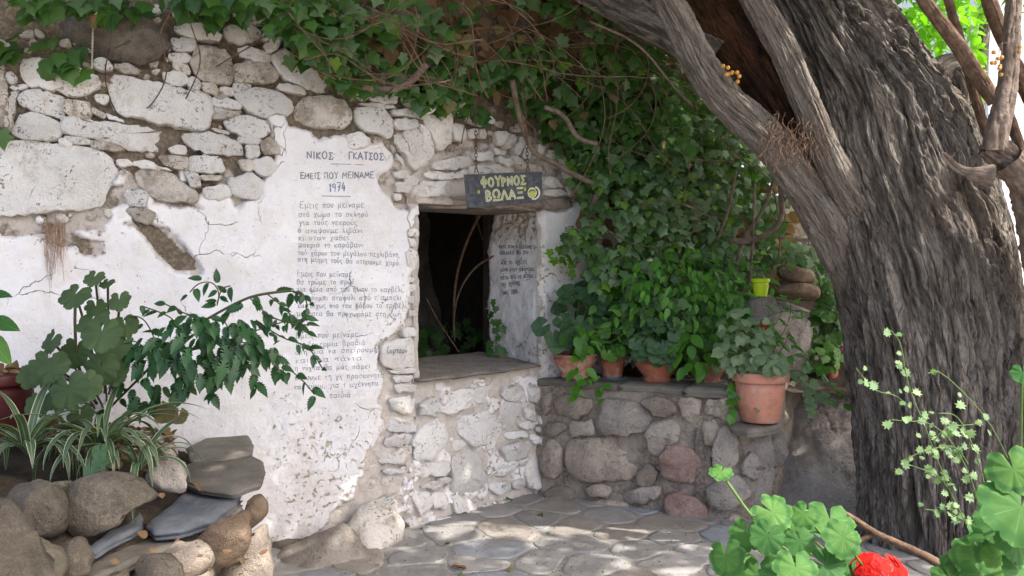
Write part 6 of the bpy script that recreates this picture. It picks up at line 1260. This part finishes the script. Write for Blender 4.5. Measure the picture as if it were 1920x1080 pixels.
# berries
def berries(lab,lst,Y,r,loc):
    T=thing('berry_cluster',lab,'berries',at(loc[0],loc[1],Y)); mb=MB()
    me=None
    for x,y in lst:
        c=at(x,y,Y+R_.uniform(-.02,.02)); V=[];n=10
        for i in range(1,6):
            f=math.pi*i/6; a=np.arange(n)*2*math.pi/n; V.append(np.stack([c[0]+r*math.sin(f)*np.cos(a),c[1]+r*math.sin(f)*np.sin(a),np.full(n,c[2]-r*math.cos(f))],1))
        V=np.vstack(V+[[c-[0,0,r]],[c+[0,0,r]]]); mk('berry',V,rings_faces(5,n)+[[(j+1)%n,j,5*n] for j in range(n)]+[[4*n+j,4*n+(j+1)%n,5*n+1] for j in range(n)],M['berry'],T)
        tube(crs([at(loc[0],loc[1],Y+.01),c+[0,0,.02],c],6),.0012,4,mb)
    mb.build('stalk',M['twig'],T)
berries('cluster of small yellow berries lodged at the edge of the hollow in the trunk',[(1356,124),(1365,127),(1367,138),(1373,136),(1382,136),(1386,143),(1383,153),(1362,140)],4.33,.0115,(1374,150))
berries('hanging yellow berries in front of the pale house among the vine stems',[(1863,98),(1872,110),(1866,118),(1878,108),(1860,118),(1875,124),(1911,97),(1912,88),(1877,140),(1874,128)],4.0,.010,(1880,80))
# fallen leaves
def fallen(x,y,s,lab,z=.022,mat='dryleaf',Y=None,tpl=T_OVW):
    P=onz(x,y,z) if Y is None else at(x,y,Y); V,Fc,U=tpl; fr=frames((np.array([0,0,1.])+rn(1,.25)[0])[None],rn(1))[0]; o=mk('fallen_leaf',(fr@(V*[1,1,2.6]).T).T*s+P,Fc,M[mat],uv=U); tag(o,lab,'leaf')
fallen(1013,962,.075,'yellow brown fallen leaf in the corner of the paving'); fallen(845,1062,.07,'curled orange fallen leaf at the bottom edge of the paving'); fallen(875,1068,.06,'tan fallen leaf right of the curled orange one'); fallen(950,1066,.05,'small olive fallen leaf on the paving below the window',mat='ivyold'); fallen(868,1075,.04,'tiny green fallen leaf beside the tan one',mat='jas'); fallen(843,1020,.045,'black shrivelled leaf on the paving near the wall',mat='canopy')
fallen(960,940,.06,'green sprig leaf standing in the paving corner',mat='canopy'); fallen(355,908,.07,'tan fallen leaf on the slate slab',z=RZ+.06); fallen(305,935,.06,'olive fallen leaf between rim rock and slate',z=RZ+.03); fallen(140,895,.08,'rust brown fallen leaf beside the spider plant roots',z=RZ+.06)
fallen(20,880,.08,'large tan fallen leaf in the soil at the left edge',z=RZ+.07);fallen(30,893,.07,'second tan leaf below the large one in the soil',z=RZ+.05,mat='ivyold')
# crumbs and leaf litter
n=1400; x=R_.uniform(520,1650,n); y=R_.uniform(935,1085,n); P=onz(x,y,.019); k_=(P[:,1]<5.0+.2*R_.rand(n)); P=P[k_]
lt=thing('leaf_litter','tiny dark seeds and leaf crumbs scattered over the paving','litter',(0,4,0),kind='stuff'); leaves(lt,T_DIA,P,rn(len(P),.3)+[0,0,1],rn(len(P)),R_.uniform(.007,.018,len(P)),M['canopy'],cap=0,name='litter')
n=900; x=R_.uniform(-20,330,n); y=R_.uniform(790,905,n); P=onz(x,y,RZ+.045); k_=(P[:,1]<4.4); P=P[k_]; inl=sd(P[:,:2],np.vstack([rimw[:,:2],[[-2.1,2.0],[-3.6,2.0],[-3.6,4.2],[-1.9,4.9],[-1.2,4.8]]]))
P=P[inl>.08]; P[:,2]+=.20*sstep(.15,.9,inl[inl>.08])-.03; lt2=thing('dry_leaf_litter','dry brown leaves covering the soil of the planter','litter',(-1.8,3.5,.6),kind='stuff'); leaves(lt2,T_OVW,P,rn(len(P),.5)+[0,0,1],rn(len(P)),R_.uniform(.03,.075,len(P)),M['dryleaf'],cap=0,name='litter')

# crumbs, chips and dead leaves lodged between the planter stones
n=120; x=R_.uniform(-10,470,n); y=R_.uniform(900,1075,n); P=onz(x,y,RZ-.10)+rn(n,.02); P[:,2]=RZ-.12+R_.rand(n)*.07
lt3=thing('leaf_debris','dead leaves and crumbs lodged between the planter rocks','litter',(-1.2,3,.5),kind='stuff'); leaves(lt3,T_OVW,P,rn(n,.5)+[0,-.3,1],rn(n),R_.uniform(.02,.05,n),M['dryleaf'],cap=0,name='litter')
